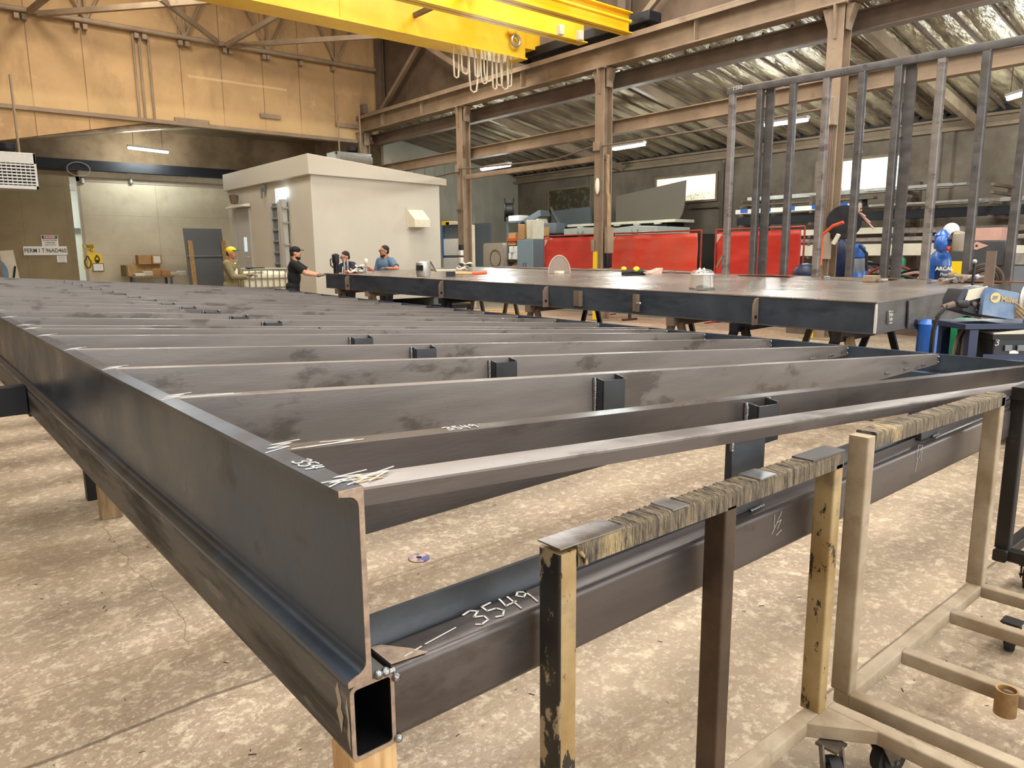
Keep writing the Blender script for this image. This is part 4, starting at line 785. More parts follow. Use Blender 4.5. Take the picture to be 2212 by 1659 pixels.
slab(TX0+.0, TX0+.09, TY0, TY1, -D-.014, -D, 'bottom_flange', 'mill'); slab(TX1-.09, TX1, TY0, TY1, -D-.014, -D, 'bottom_flange', 'mill')
for nm, y0, y1 in (('end_channel', TY0+.006, TY0+.02), ('end_channel', TY1-.02, TY1-.006)): slab(TX0+.02, TX1-.02, y0, y1, -D, -.012, nm, 'mill')
slab(TX0+.09, TX1-.09, TY0, TY0+.08, -D-.014, -D, 'bottom_flange', 'mill'); slab(TX0+.09, TX1-.09, TY1-.08, TY1, -D-.014, -D, 'bottom_flange', 'mill')
for k in range(9): y = TY0+1.2+k*1.2; slab(TX0+.02, TX1-.02, y, y+.012, -D, -.012, 'floor_joist', 'mill')
def lug(y, wd=.1):
    x = TX0; z = zt_(x, y); pr = [(-wd, -.02-D*.98), (-wd, -.09), (-wd*.6, -.03), (-.0, -.02), (0, -D*.98-.02)]
    v = [(x+a, y, z+b) for a, b in pr]; l = MB().disc_plate(v, v[0], (0,1,0), .02).build('lifting_lug', 'girder_dk', pf, bev=.003)
    MB().lathe([(.02,0),(.02,.004)], (x-wd*.55, y-.001, z-D*.75), (0,-1,0), 12).build('lug_hole', 'dark_hole', l)
    MB().tube([(x-.005, y+.025, z-.03), (x-.005, y+.025, z-D)], .006, 6).build('weld_bead', 'weld', l)
for y in (13.9, 10.5, 7.85, 4.45): lug(y)
def clip(y, w, d0, d1): z = zt_(TX0, y); c = MB().box(TX0-.012, TX0+.006, y-w/2, y+w/2, z-d1, z-d0).box(TX0-.07, TX0, y-w/2-.01, y-w/2, z-d1, z-d0).build('angle_clip', 'girder_dk', pf); return c
clip(7.25, .16, .06, .27); clip(6.2, .1, .06, .28)
MB().tube([(TX0-.06, 6.14, zt_(TX0,6.1)-.17), (TX0-.1, 6.05, zt_(TX0,6.1)-.16)], .012).build('lever_pin', 'silver', pf)
# near end: corner weld, hinge block and lug
z = zt_(TX0, TY0)
MB().tube([(TX0+.004, TY0+.003, z-.02), (TX0+.0, TY0+.0, z-.15), (TX0+.004, TY0+.002, z-D)], [.012,.016,.014], 8).build('corner_weld', 'chalk', pf)
hb = MB().box(7.56, 7.64, TY0-.02, TY0+.006, z-.23, z-.1).build('bolt_block', 'silver', pf, bev=.004)
for i in range(2):
    for j_ in range(3): MB().lathe([(.008,0),(.008,.003)], (7.58+.04*i, TY0-.02, z-.205+.045*j_), (0,-1,0), 10).build('bolt_hole', 'dark_hole', hb)
v = [(8.0, TY0-.0, z-.02), (8.3, TY0, z-.005), (8.34, TY0, z-.04), (8.34, TY0, z-.3), (8.3, TY0, z-.335), (8.02, TY0, z-.31)]
lg = MB().disc_plate([(x, TY0-.1 if 0 else TY0-.002, q) for x, y, q in v], v[0], (0,-1,0), .02).build('end_lug', 'mill', pf, bev=.004)
MB().lathe([(.04,0),(.04,.004)], (8.2, TY0-.022, z-.26), (0,-1,0), 16).build('lug_hole', 'dark_hole', lg)
# trestles below the platform
def horse(y, lab, m='black_steel', m2=None):
    zt = min(zt_(TX0, y-.1), zt_(TX0, y+.1))-D-.016; t = thing('saw_horse', lab, 'saw horse', (9.2, y, 0))
    P = lambda x, yy: (x, yy, zt+.02*(x-TX0))
    b = MB(); b.bar((TX0-.02, y, zt-.05), (TX1+.02, y, zt-.05+.02*(TX1-TX0)), .1, .1); b.build('top_beam', m, t)
    for x in (TX0+.12, TX1-.15):
        for s in (-1, 1): MB().bar((x, y+s*.06, zt-.06), (x, y+s*.33, 0), .09, .05, (1,0,0)).build('leg', (m2 or m) if s < 0 else m, t)
for y, l, m in ((3.55, 'first trestle at the near end of the platform by the blue cart', 'black_steel'), (4.75, 'second trestle from the near end of the platform', 'dark'), (5.65, 'third trestle from the near end, beside the wheeled dolly', 'girder_dk'), (8.3, 'trestle under the lifting lug in the middle of the platform', 'girder_dk'), (10.6, 'dark trestle past the middle of the platform', 'dark'), (13.2, 'trestle near the men at the far end', 'girder'), (14.5, 'last trestle at the far end of the platform', 'girder_dk')): horse(y, l, m, 'wood_old' if y < 4 else None)
# upright stud wall frame standing on the back edge of the platform
t = thing('stud_frame', 'upright steel stud wall frame standing on the back edge of the platform', 'stud frame', (11.1, 5, 1.3))
rhs((11.1, 7.52, 4.33), (11.1, 1.6, 4.21), .1, .11, r=.012).build('top_rail', 'mill', t)
for i, y in enumerate((7.44, 6.92, 6.35, 5.81, 5.28, 4.77, 4.22, 3.69, 3.2)):
    zb = zt_(11.1, y)+.001; z1 = 4.275-.02*(7.5-y)
    o = rhs((11.1, y, zb), (11.1, y, z1), .1, .1, (0,1,0), r=.014).build('stud', 'mill' if i % 3 else 'mill_brown', t)
    if i in (1, 5): MB().box(11.16, 11.2, y-.2, y-.06, zb, z1).build('stud', 'mill', t)
    MB().tube([(11.04, y-.05, z1-.002), (11.16, y-.05, z1-.002)], .006, 6).build('weld_bead', 'weld', o)
strokes('chalk_number', digits('1580'), (11.045, 7.40, 4.33), (0,-1,0), (0,0,1), 'chalk', t, .005, .06)
# loose thin plates along the far edge of the deck
for k in range(8):
    y = 7.9+k*.75; z = zt_(TX1, y)
    tag(MB().hexa([(11.0,y,z+.004),(11.28,y,z+.004),(11.28,y+.68,z+.012),(11.0,y+.68,z+.012),(11.0,y,z+.01),(11.28,y,z+.016+.02*(k % 2)),(11.28,y+.68,z+.035),(11.0,y+.68,z+.022)]).build('loose_plate', 'girder_dk'), 'loose thin brown plate along the far edge of the platform before the red screens', 'plate', 'loose plates on the platform edge')
for k, (y, l) in enumerate(((6.55, 'rusty flat bar on the platform edge behind the first studs'), (5.0, 'rusty flat bar on the platform edge before the blue cylinders'), (3.4, 'rusty flat bar on the near end of the platform back edge'))):
    z = zt_(10.95, y); tag(MB().box(10.72, 11.0, y-.5, y+.4, z+.006, z+.02).build('flat_bar', mat('rusty_steel%d' % k, '6b4430', .7, .3, var=.2)), l, 'bar')
# ---------------------------------------------------------------- things on the deck
def on(px, py):
    """deck point seen at a photo position"""
    d = _r*((px-1106)/FPX)-_u*((py-829.5)/FPX)+_f; n = V((-.02, -.0106, 1)); return EYE+d*((V((TX0, TY0, 1.2))-EYE).dot(n)/d.dot(n))
def yon(px, y, x=None):
    """deck point at depth y in photo column px"""
    a = at(px, 600, Y=y); x = min(max(a.x, TX0+.05), TX1-.1); return V((x, y, zt_(x, y)))
p = yon(727, 14.7); t = thing('drink_tumbler', 'tall black tumbler with a lid and handle at the far corner of the deck', 'tumbler', p)
MB().lathe([(.05,0),(.055,.01),(.06,.2),(.075,.24),(.075,.36),(.0,.36)], p).build('body', 'black', t); MB().lathe([(.08,0),(.08,.03),(.05,.05),(.02,.06)], p+V((0,0,.36))).build('lid', 'rubber', t)
MB().tube([p+V((-.07,-.02,.32)), p+V((-.13,-.02,.3)), p+V((-.13,-.02,.17)), p+V((-.065,-.02,.12))], .014).build('handle', 'black', t)
def helmet(p, lab, ms, ang=0., s=1., visor=True):
    t = thing('welding_helmet', lab, 'helmet', p); R = Matrix.Rotation(ang, 3, 'Z')
    b = MB(); pr = []
    for i in range(11):
        a = pi*i/10; pr.append((cos(a), sin(a)))
    def P(u, v):
        th = -2.0+4.0*u; h = v
        r = .115*(1-.25*(h-.5)**2*4*.5)*(1 if h < .85 else 1-.9*((h-.85)/.15)**2)
        return p+R@V((r*cos(th)*1.1*s, r*sin(th)*s, (.02+.26*h)*s))
    b.grid(P, 20, 12); o = b.build('shell', ms, t); sl = o.modifiers.new('thick', 'SOLIDIFY'); sl.thickness = .008
    MB().hexa([p+R@V(q)*s for q in ((.118,-.055,.12),(.135,-.055,.12),(.135,.055,.12),(.118,.055,.12),(.116,-.055,.2),(.13,-.055,.2),(.13,.055,.2),(.116,.055,.2))]).build('lens', 'black', t)
    MB().tube([p+R@V((.09*cos(a)-.02, .09*sin(a), .17))*s for a in [.9+4.5*k/14 for k in range(15)]], .012*s, 6).build('headband', 'rubber', t)
    if visor: MB().grid(lambda u, v: p+R@V((-.05-.2*v, -.12+.24*u, .25-.16*v+.02*sin(pi*u)))*s, 6, 4).build('clear_flap', 'clear', t).modifiers.new('thick', 'SOLIDIFY').thickness = .006
    return t
p = yon(896, 11.2); helmet(p, 'silver and black welding helmet with a raised clear flap lying on the deck', 'silver', -2.6, 1.15)
# clear face shield nearest on the deck
p = on(1516, 626); t = thing('face_shield', 'clear curved face shield with a white crown standing on the deck', 'face shield', p); Rz = Matrix.Rotation(-2.3, 3, 'Z')
o = MB().grid(lambda u, v: p+Rz@V((.14*cos(-1.7+3.4*u)*(1-.12*v), .16*sin(-1.7+3.4*u)*(1-.1*v), .2*v+.005)), 18, 6).build('visor', 'clear', t); o.modifiers.new('thick', 'SOLIDIFY').thickness = .004
o = MB().grid(lambda u, v: p+Rz@V((.125*cos(-1.9+3.8*u)*cos(v*1.4), .145*sin(-1.9+3.8*u)*cos(v*1.4), .2+.06*sin(v*1.4))), 18, 6).build('crown_guard', 'clear', t); o.modifiers.new('thick', 'SOLIDIFY').thickness = .004
MB().tube([p+Rz@V((.12*cos(a), .135*sin(a), .195)) for a in [2*pi*k/20 for k in range(21)]], .012, 6).build('headband', 'white', t)
for a in (-.35, .1): MB().tube([p+Rz@V((.12*cos(a), .14*sin(a), .2)), p+Rz@V((.03, .12*sin(a), .262)), p+Rz@V((-.1, .12*sin(a), .215))], .012, 6).build('strap', 'offwhite', t)
MB().ball(p+V((.0,0,.03)), .09, .07, .03).build('chin_curtain', 'rubber', t)
p = on(1208, 592)+V((0,0,0)); p = yon(1208, 10.2); t = thing('grinding_guard', 'tinted half-round face shield standing on the deck before the red screen', 'face shield', p); Rz = Matrix.Rotation(rad(-35), 3, 'Z')
tv = mat('smoke_visor', '8a7a68', .15, 0, var=.05, alpha=.75)
v = [p+Rz@V((.21*cos(pi*k/16), 0, .33*sin(pi*k/16)+.01)) for k in range(17)]; MB().disc_plate(v, v[0], Rz@V((0,1,0)), .01).build('visor', tv, t); MB().tube(v, .012, 6).build('rim', 'beige', t)
MB().box(p.x-.08, p.x+.08, p.y-.06, p.y+.06, p.z, p.z+.05).build('clip', 'offwhite', t, bev=.01)
p = yon(1372, 8.6); t = thing('cordless_grinder', 'black and yellow cordless grinder on the deck in front of the second red screen', 'power tool', p); d = Matrix.Rotation(-.75, 3, 'Z')
rb = lambda *q: [p+d@V(c) for c in q]
MB().tube(rb((-.24,0,.05),(-.05,0,.06),(.14,0,.06)), [.05,.04,.05], 10).build('body', 'black', t); MB().ball(p+d@V((.02,0,.1)), .07, .05, .05).build('yellow_cover', 'yel2', t); MB().ball(p+d@V((-.2,0,.11)), .05, .05, .04).build('yellow_cover', 'yel2', t)
MB().box(p.x-.24, p.x+.2, p.y-.07, p.y+.05, p.z, p.z+.03).build('battery', 'rubber', t, bev=.01); MB().lathe([(.09,0),(.09,.004)], p+d@V((.2,0,.04)), d@V((.3,0,1))).build('disc', 'rubber', t)
p = yon(1410, 8.6)+V((.1,.1,0)); tag(MB().hexa([p+V(q) for q in ((-.15,-.1,0),(.15,-.1,0),(.15,.1,0),(-.15,.1,0),(-.15,-.1,.01),(.25,-.05,.1),(.25,.1,.1),(-.15,.1,.01))]).build('paper_wedge', 'pink'), 'pinkish folded card beside the cordless grinder', 'card')
p = yon(1005, 10.9); t = thing('hand_broom', 'bench brush with an orange wooden handle and black bristles on the deck', 'brush', p); d = V((.8,-.55,0)).normalized()
MB().bar(p-d*.35+V((0,0,.05)), p-d*.18+V((0,0,.05)), .1, .09).build('bristles', 'black', t); MB().tube([p-d*.18+V((0,0,.07)), p+d*.12+V((0,0,.06))], .03, 10).build('handle', 'wood', t); MB().tube([p+d*.12+V((0,0,.06)), p+d*.4+V((0,0,.07))], .03, 10).build('grip', 'orange', t)
for k, (px, y, l) in enumerate(((1005, 13.2, 'coiled pale cable heap lying behind the bench brush'), (772, 14.3, 'pale tool heap beside the tumbler'))):
    p = yon(px, y); t = thing('cable_heap', l, 'cable', p)
    for j_ in range(4): MB().tube([p+V((.1*cos(a)+.06*j_-.1, .09*sin(a), .04+.035*j_+.02*sin(3*a))) for a in [2*pi*k/14 for k in range(15)]], .02, 6).build('loop', ('offwhite', 'silver', 'black', 'offwhite')[j_], t)
p = yon(965, 13.4); tag(MB().bar(p+V((-.6,.2,.02)), p+V((.4,-.2,.02)), .05, .03).build('pale_batten', 'offwhite'), 'long pale batten along the far edge of the deck near the pale building', 'batten')
p = yon(792, 14.2); t = thing('clamp_tool', 'upright silver and red clamp standing on the deck between the two far men', 'clamp', p)
MB().tube([p, p+V((0,0,.26))], .022).build('bar', 'silver', t); MB().ball(p+V((0,0,.25)), .045, .04, .06).build('jaw', 'offwhite', t); MB().bar(p+V((.02,0,.12)), p+V((.16,-.05,.03)), .05, .04).build('handle', 'redpost', t); MB().ball(p+V((-.12,0,.04)), .09, .06, .04).build('foot', 'silver', t)
p = yon(757, 14.4); tag(MB().tube([p+V((-.12,0,.03)), p+V((.16,-.05,.03))], .03).build('orange_tool', 'orange'), 'short orange handled tool in front of the young man', 'tool')
for px, l in ((745, 'upright pale clamp leg left in front of the young man'), (752, 'upright pale clamp leg right in front of the young man')): p = yon(px, 14.55); tag(MB().tube([p, p+V((0,0,.28))], .022).build('clamp_post', 'silver'), l, 'clamp')
# bar clamps and wrench heap near the back edge
def clampbar(px0, py0, px1, py1, l, r=.018):
    p, q = on(px0, py0)+V((0,0,.03)), on(px1, py1)+V((0,0,.03)); t = thing('bar_clamp', l, 'clamp', p)
    d = (q-p).normalized(); MB().bar(p, q, .03, .025).build('bar', 'silver', t); s = V((-d.y, d.x, 0))
    for f in (.03, .78): m = p.lerp(q, f); MB().bar(m-s*.1, m+s*.03, .05, .045).build('jaw', 'bare', t)
    m = p.lerp(q, .98); MB().tube([m-s*.08, m+s*.08], .02, 8).build('handle', 'silver', t)
clampbar(1783, 604, 1910, 610, 'long silver bar clamp lying on the deck behind the middle studs')
clampbar(2005, 611, 2080, 612, 'silver bar clamp lying on the deck at the right near the blue feeder')
p = on(1882, 609); tag(MB().box(p.x-.1, p.x+.1, p.y-.08, p.y+.08, p.z, p.z+.09).build('steel_block', 'girder', bev=.01), 'brownish steel block lying on the long bar clamp', 'block')
for k, (a, b_, l) in enumerate((((2040, 613), (2120, 600), 'long torch tube on top of the tool heap near the feeder'), ((2030, 615), (2075, 609), 'torch tube lying at the left of the tool heap'), ((2075, 613), (2130, 610), 'silver wrench in the tool heap under the torch tube'), ((2050, 609), (2110, 613), 'steel rod lying across the tool heap'))):
    p, q = on(*a)+V((0,0,.03+.02*k)), on(*b_)+V((0,0,.03+.02*k)); q = p+(q-p)*min(1, .9/(q-p).length); t = thing('torch_tube', l, 'tool', p); MB().tube([p, q], .02, 8).build('shaft', 'silver', t); MB().ball(q, .045, .035, .035).build('head', 'bare', t); MB().lathe([(.035,0),(.035,.09)], p, q-p, 10).build('collar', 'cut_edge', t)
p = on(2100, 622); t = thing('threaded_clamp', 'black screw clamp standing upright on the near edge of the deck', 'clamp', p)
MB().tube([p, p+V((0,0,.3))], .016).build('screw', 'black', t); MB().ball(p+V((0,0,.31)), .025).build('knob', 'silver', t); MB().box(p.x-.05, p.x+.05, p.y-.03, p.y+.03, p.z, p.z+.03).build('pad', 'silver', t, bev=.005)
p = on(2135, 618); p.x = min(p.x, 11.0); tag(MB().box(p.x-.02, p.x+.02, p.y-.05, p.y+.05, zt_(p.x, p.y), zt_(p.x, p.y)+.42).build('steel_strip', 'girder_dk'), 'flat steel strip standing upright behind the blue feeder', 'strip')
p = V((10.9, 3.4, zt_(10.9, 3.4))); t = thing('leather_coil', 'coiled brown leather covered cable at the back of the deck', 'cable', p)
for j_ in range(4): MB().tube([p+V((0, (.13+.025*j_)*cos(a), .03+(.13+.025*j_)*abs(sin(a)))) for a in [pi*k/12 for k in range(13)]], .02, 8).build('coil', 'cart_brown' if j_ % 2 else 'black', t)
# ---------------------------------------------------------------- below and behind the platform
p = at(1440, 700, Z=.0); t = thing('wheeled_dolly', 'low wheeled dolly standing under the middle of the platform', 'dolly', (9.4, 7.6, 0))
MB().box(8.6, 10.2, 7.2, 8.6, .2, .26).build('deck', 'offwhite', t, bev=.01)
for x in (8.75, 10.05):
    for y in (7.35, 8.45):
        c = MB().box(x-.05, x+.05, y-.03, y+.03, .14, .2).build('fork', 'caster', t); MB().lathe([(.03,-.03),(.085,-.03),(.085,.03),(.03,.03)], (x, y, .088), (.6,.8,0), 20).build('wheel', 'silver', c)
for x in (9.0, 9.6): MB().box(x-.25, x+.2, 7.2, 8.5, .26, .33).build('slat', 'black', t)
for k, (a, b_, l) in enumerate((((8.0, 4.0), (9.9, 6.7), 'long pale beam on the floor behind the first trestle'), ((9.0, 3.4), (11.4, 6.8), 'long pale beam on the floor nearer the blue cart'))):
    t = thing('pale_beam', l, 'beam', (*a, 0)); MB().bar((*a, .1), (*b_, .1), .3, .2).build('beam', 'offwhite', t, bev=.01)
    for f in (.15, .4, .65, .9): q = V((*a, .2)).lerp(V((*b_, .2)), f); MB().box(q.x-.06, q.x+.06, q.y-.06, q.y+.06, .2, .26).build('spacer', 'white', t)
for k, (px, py, l) in enumerate(((1065, 672, 'orange-tan timber length on the floor under the platform'), (1110, 676, 'second orange-tan timber length on the floor beside the first'))):
    q = at(px, py, Z=.05); tag(MB().bar((q.x-.6, q.y+.4, .05), (q.x+.5, q.y-.5, .05), .2, .1).build('timber_length', 'wood'), l, 'timber')
for k, (px, py, l) in enumerate(((1280, 676, 'small round motor on the floor under the platform'), (1295, 680, 'small grey box beside the motor under the platform'))):
    q = at(px, py, Z=.06); tag((MB().lathe([(.1,-.15),(.13,-.1),(.13,.1),(.06,.16)], q+V((0,0,.07)), (1,.4,0)) if k == 0 else MB().box(q.x-.12, q.x+.12, q.y-.12, q.y+.12, 0, .3)).build('floor_motor' if k == 0 else 'floor_box', 'silver'), l, 'motor' if k == 0 else 'box')
q = at(1360, 692, Z=.0); t = thing('floor_stand', 'small T-shaped brown stand on the floor under the platform', 'stand', q); MB().box(q.x-.25, q.x+.25, q.y-.05, q.y+.05, 0, .05).build('foot', 'cart_brown', t); MB().box(q.x-.03, q.x+.03, q.y-.03, q.y+.03, .05, .3).build('post', 'cart_brown', t)
q = at(975, 668, Z=.1); t = thing('pallet_cart', 'low dark wheeled cart with lumber under the far part of the platform', 'cart', (q.x, q.y, 0)); MB().box(q.x-.5, q.x+.6, q.y-.3, q.y+.3, .15, .25).build('deck', 'black_steel', t)
for dx in (-.4, .5): MB().lathe([(.02,-.03),(.09,-.03),(.09,.03),(.02,.03)], (q.x+dx, q.y-.25, .092), (0,1,0)).build('wheel', 'rubber', t)
# IBC tank
q0, q1 = at(524, 583, Y=17.4), at(628, 583, Y=17.4); x0, x1, zt2 = q0.x, q1.x, q0.z
t = thing('caged_tank', 'square cream plastic tank in a wire cage behind the man in black', 'tank', ((x0+x1)/2, 18, 0))
MB().box(x0+.04, x1-.04, 17.45, 18.6, .3, zt2-.05).build('tank', 'cream_tank', t, bev=.09)
MB().box(x0, x1, 17.4, 18.65, .14, .3).build('pallet', 'galv', t)
for x in (x0+.1, (x0+x1)/2, x1-.1): MB().box(x-.07, x+.07, 17.4, 18.65, 0, .14).build('skid', 'galv', t)
for k in range(6):
    z = .32+(zt2-.32)*k/5; MB().tube([(x0,17.4,z),(x1,17.4,z),(x1,18.65,z),(x0,18.65,z),(x0,17.4,z)], .018 if k < 5 else .026, 6).build('cage_rail', 'galv', t)
for k in range(9):
    x = x0+(x1-x0)*k/8; MB().tube([(x,17.395,.3),(x,17.395,zt2)], .013, 6).build('cage_bar', 'galv', t)
    y = 17.4+1.25*k/8; MB().tube([(x0-.005,y,.3),(x0-.005,y,zt2)], .013, 6).build('cage_bar', 'galv', t)
tag(MB().bar((x0+.1,17.42,zt2+.03), (x0+.55,17.5,zt2+.03), .1, .04).build('dark_rag', 'black'), 'dark flat rag lying on the near edge of the caged tank', 'rag')

# grit and steel chips swept about on the concrete: nobody could count them
b = MB()
for k in range(420):
    x, y = random.uniform(-1.2, 5.5), random.uniform(.3, 7.5); s = random.uniform(.001, .004); a = random.uniform(0, 6.3)
    d = V((cos(a), sin(a), 0))*s*random.uniform(1, 4); b.bar(V((x, y, s*.3))-d, V((x, y, s*.3))+d, s, s*.6)
tag(b.build('floor_debris', mat('dark_grit', '3b342c', .9, 0, var=.4, scale=9)), 'dark grit and steel chips scattered on the concrete floor', 'debris', None, 'stuff')
# ================================================================ people
def capsule(b, p, q, r0, r1=None, n=12):
    r1 = r0 if r1 is None else r1; b.tube([p, q], [r0, r1], n); b.ball(p, r0, n=6); b.ball(q, r1, n=6)
def remesh(o, vox, smooth=4):
    m = o.modifiers.new('remesh', 'REMESH'); m.mode = 'VOXEL'; m.voxel_size = vox; m.use_smooth_shade = True
    s = o.modifiers.new('smooth', 'SMOOTH'); s.factor = .5; s.iterations = smooth
    return o
def hand(b, w, d, up, side, H, curl=.5, spread=1.):
    """palm with five separate curled fingers; w wrist, d finger direction, up back of the hand, side +-1 thumb side"""
    d = V(d).normalized(); sd = d.cross(V(up)).normalized()*side; up = sd.cross(d)*side; k = H
    if up.dot(V((0,0,1))) < -.9: pass
    c = w+d*.022*k
    b.sweep(rrect(.046*k, .018*k, .008*k), [(w-d*.004*k, sd, up), (w+d*.05*k, sd, up)])
    for i, (off, L) in enumerate(((.018, .046), (.0065, .052), (-.0055, .048), (-.0175, .038))):
        p0 = w+d*.046*k+sd*off*k; p1 = p0+(d*cos(curl*.5)-up*sin(curl*.5))*L*.45*k+sd*off*.12*k; p2 = p1+(d*cos(curl*1.4)-up*sin(curl*1.4))*L*.32*k; p3 = p2+(d*cos(curl*2.2)-up*sin(curl*2.2))*L*.25*k
        b.tube([p0, p1, p2, p3], [.0053*k, .005*k, .0046*k, .0038*k], 8); b.ball(p3, .0038*k, n=4)
    t0 = w+d*.014*k+sd*.018*k; t1 = t0+(sd*.7+d*.75-up*.25).normalized()*.026*k; t2 = t1+(sd*.15+d*.9-up*.4).normalized()*.02*k
    b.tube([t0, t1, t2], [.0072*k, .006*k, .0045*k], 8); b.ball(t2, .0045*k, n=4)
def person(label, base, H, face, arms, top, skin='skin', lean=.0, look=None, sleeves='long', bottoms='trouser', hair=True, cap=None, beard=False, glasses=False, gloves=None, hood=False, white_front=False, stout=1., tilt=0., inner=False):
    base = V(base); f = V((face[0], face[1], 0)).normalized(); l = V((-f.y, f.x, 0)); up = V((0,0,1))
    t = thing('person', label, 'person', base)
    bu = (up*cos(lean)+f*sin(lean)).normalized()                        # spine direction
    hip = base+up*.52*H
    def J(fw, lf, u): return (base+f*fw*H+l*lf*H+up*u*H) if u <= .52 else hip+bu*(u-.52)*H+(f*cos(lean)-up*sin(lean))*fw*H+l*lf*H
    hf = V((look[0], look[1], 0)).normalized() if look else f; hl = V((-hf.y, hf.x, 0)); hu = (up*cos(tilt)+hf*sin(tilt)).normalized(); hf = (hf-hu*hf.dot(hu)).normalized()
    neck = J(0, 0, .835); hc = neck+bu*.02*H+hu*.073*H+hf*.012*H           # head centre
    def Hd(a, b_, c): return hc+hf*a*H+hl*b_*H+hu*c*H
    rot = Matrix((hf, hl, hu)).transposed()
    b = MB()                                                            # one continuous skin surface
    b.ball(Hd(-.004, 0, .012), .056*H, .045*H, .056*H, 12, rot); b.ball(Hd(.012, 0, -.022), .042*H, .036*H, .05*H, 10, rot); b.ball(Hd(.03, 0, -.052), .018*H, .02*H, .015*H, 8, rot)
    b.ball(Hd(.054, 0, -.012), .012*H, .0085*H, .009*H, 8, rot); b.tube([Hd(.046,0,.012), Hd(.056,0,-.012)], [.005*H,.008*H], 8)
    b.ball(Hd(.044, 0, .018), .011*H, .03*H, .006*H, 8, rot); b.ball(Hd(.047, 0, -.035), .009*H, .014*H, .0045*H, 8, rot); b.ball(Hd(.046, 0, -.041), .008*H, .012*H, .004*H, 8, rot)
    for s in (-1, 1):
        b.ball(Hd(-.004, s*.046, -.006), .012*H, .0055*H, .018*H, 8, rot); b.ball(Hd(.03, s*.024, -.018), .014*H, .012*H, .012*H, 8, rot)
    capsule(b, neck-bu*.03*H, Hd(-.01,0,-.03), .034*H, .031*H)
    b.ball(J(0,0,.74), .06*H*stout, .085*H*stout, .09*H, 10, Matrix((f,l,up)).transposed()); b.ball(J(0,0,.62), .055*H*stout, .075*H*stout, .1*H, 10, Matrix((f,l,up)).transposed()); b.ball(J(0,0,.52), .06*H, .085*H, .06*H, 10, Matrix((f,l,up)).transposed())
    ends = []
    for s in (-1, 1):
        sh = J(0, s*.105, .805); a = arms[0 if s > 0 else 1]
        el = sh+(f*a[0][0]+l*a[0][1]+up*a[0][2]).normalized()*.172*H; wr_ = el+(f*a[1][0]+l*a[1][1]+up*a[1][2]).normalized()*.148*H
        capsule(b, sh, el, .029*H*stout, .024*H*stout); capsule(b, el, wr_, .024*H*stout, .0155*H)
        d = (wr_-el).normalized(); hd = a[2] if len(a) > 2 else None; dd = (f*hd[0]+l*hd[1]+up*hd[2]) if hd else d
        ends.append((sh, el, wr_, dd, s))
        if not gloves: hand(b, wr_, dd, up if abs(dd.normalized().z) < .8 else f, -s, H)
        k0 = base+l*s*.06*H; hj = J(0, s*.05, .5); kn = J(.012, s*.055, .28); an = J(-.008, s*.06, .05)
        capsule(b, hj, kn, .048*H*stout, .032*H); capsule(b, kn, an, .031*H, .02*H); capsule(b, an-up*.015*H, an+f*.09*H-up*.025*H, .022*H, .018*H)
    remesh(b.build('body', skin, t), .0065*H/1.8*1.2, 3)
    # clothing
    c = MB(); R3 = Matrix((f, l, up)).transposed(); e = 1.12
    c.ball(J(.002,0,.755), .067*H*stout, .1*H*stout, .085*H, 12, R3); c.ball(J(.006,0,.65), .067*H*stout, .092*H*stout, .12*H, 12, R3); c.ball(J(0,0,.545), .07*H*stout, .095*H*stout, .075*H, 12, R3); c.ball(J(0,0,.5), .07*H*stout, .094*H*stout, .045*H, 12, R3)
    c.ball(J(-.005,0,.815), .04*H, .07*H, .025*H, 10, R3)
    for sh, el, wr_, dd, s in ends:
        c.ball(sh, .042*H*stout, n=8)
        if sleeves == 'long': capsule(c, sh, el, .039*H*stout, .035*H*stout); capsule(c, el, wr_.lerp(el, .06), .035*H*stout, .024*H); c.ball(el.lerp(sh, .3), .038*H*stout, n=6)
        else: c.tube([sh, sh.lerp(el, .5), sh.lerp(el, .78)], [.041*H*stout, .04*H*stout, .041*H*stout], 14)
    if hood: c.tube([J(-.03+.055*cos(a), .075*sin(a), .838+.012*cos(a)) for a in [2*pi*k/16 for k in range(17)]], .024*H, 8)
    else: c.tube([J(.0+.042*cos(a), .042*sin(a), .838-.016*cos(a)) for a in [2*pi*k/16 for k in range(17)]], .01*H, 8)
    remesh(c.build('jacket' if top in ('khaki', 'hoodie') else 'shirt', top, t), .009, 3)
    g = MB()
    for s in (-1, 1):
        hj = J(0, s*.05, .5); kn = J(.012, s*.055, .28); an = J(-.008, s*.06, .05)
        capsule(g, hj, kn, .056*H*stout, .041*H); capsule(g, kn, an, .041*H, .033*H)
    g.ball(J(0,0,.5), .065*H*stout, .092*H*stout, .05*H, 10, R3)
    remesh(g.build('trousers', bottoms, t), .011, 3)
    for s in (-1, 1):
        an = J(-.008, s*.06, .05); sb = MB(); sb.ball(an+f*.045*H-up*.027*H, .085*H, .03*H, .024*H, 8, R3); sb.box(*[q for i in range(3) for q in ((an-f*.03*H-l*.02*H-up*.05*H)[i], (an+f*.02*H+l*.02*H+up*.02*H)[i])])
        remesh(sb.build('boot', 'black', t), .01, 2)
    if gloves:
        for sh, el, wr_, dd, s in ends:
            gb_ = MB(); capsule(gb_, wr_.lerp(el, .12), wr_, .02*H, .018*H); hand(gb_, wr_, dd, up if abs(V(dd).normalized().z) < .8 else f, -s, H*1.1, .7); remesh(gb_.build('glove', gloves, t), .006, 2)
    if hair:
        h = MB(); h.ball(Hd(-.012, 0, .026), .055*H, .0475*H, .05*H, 12, rot); h.ball(Hd(-.03, 0, -.0), .034*H, .042*H, .045*H, 10, rot); h.build('hair', 'hair', t)
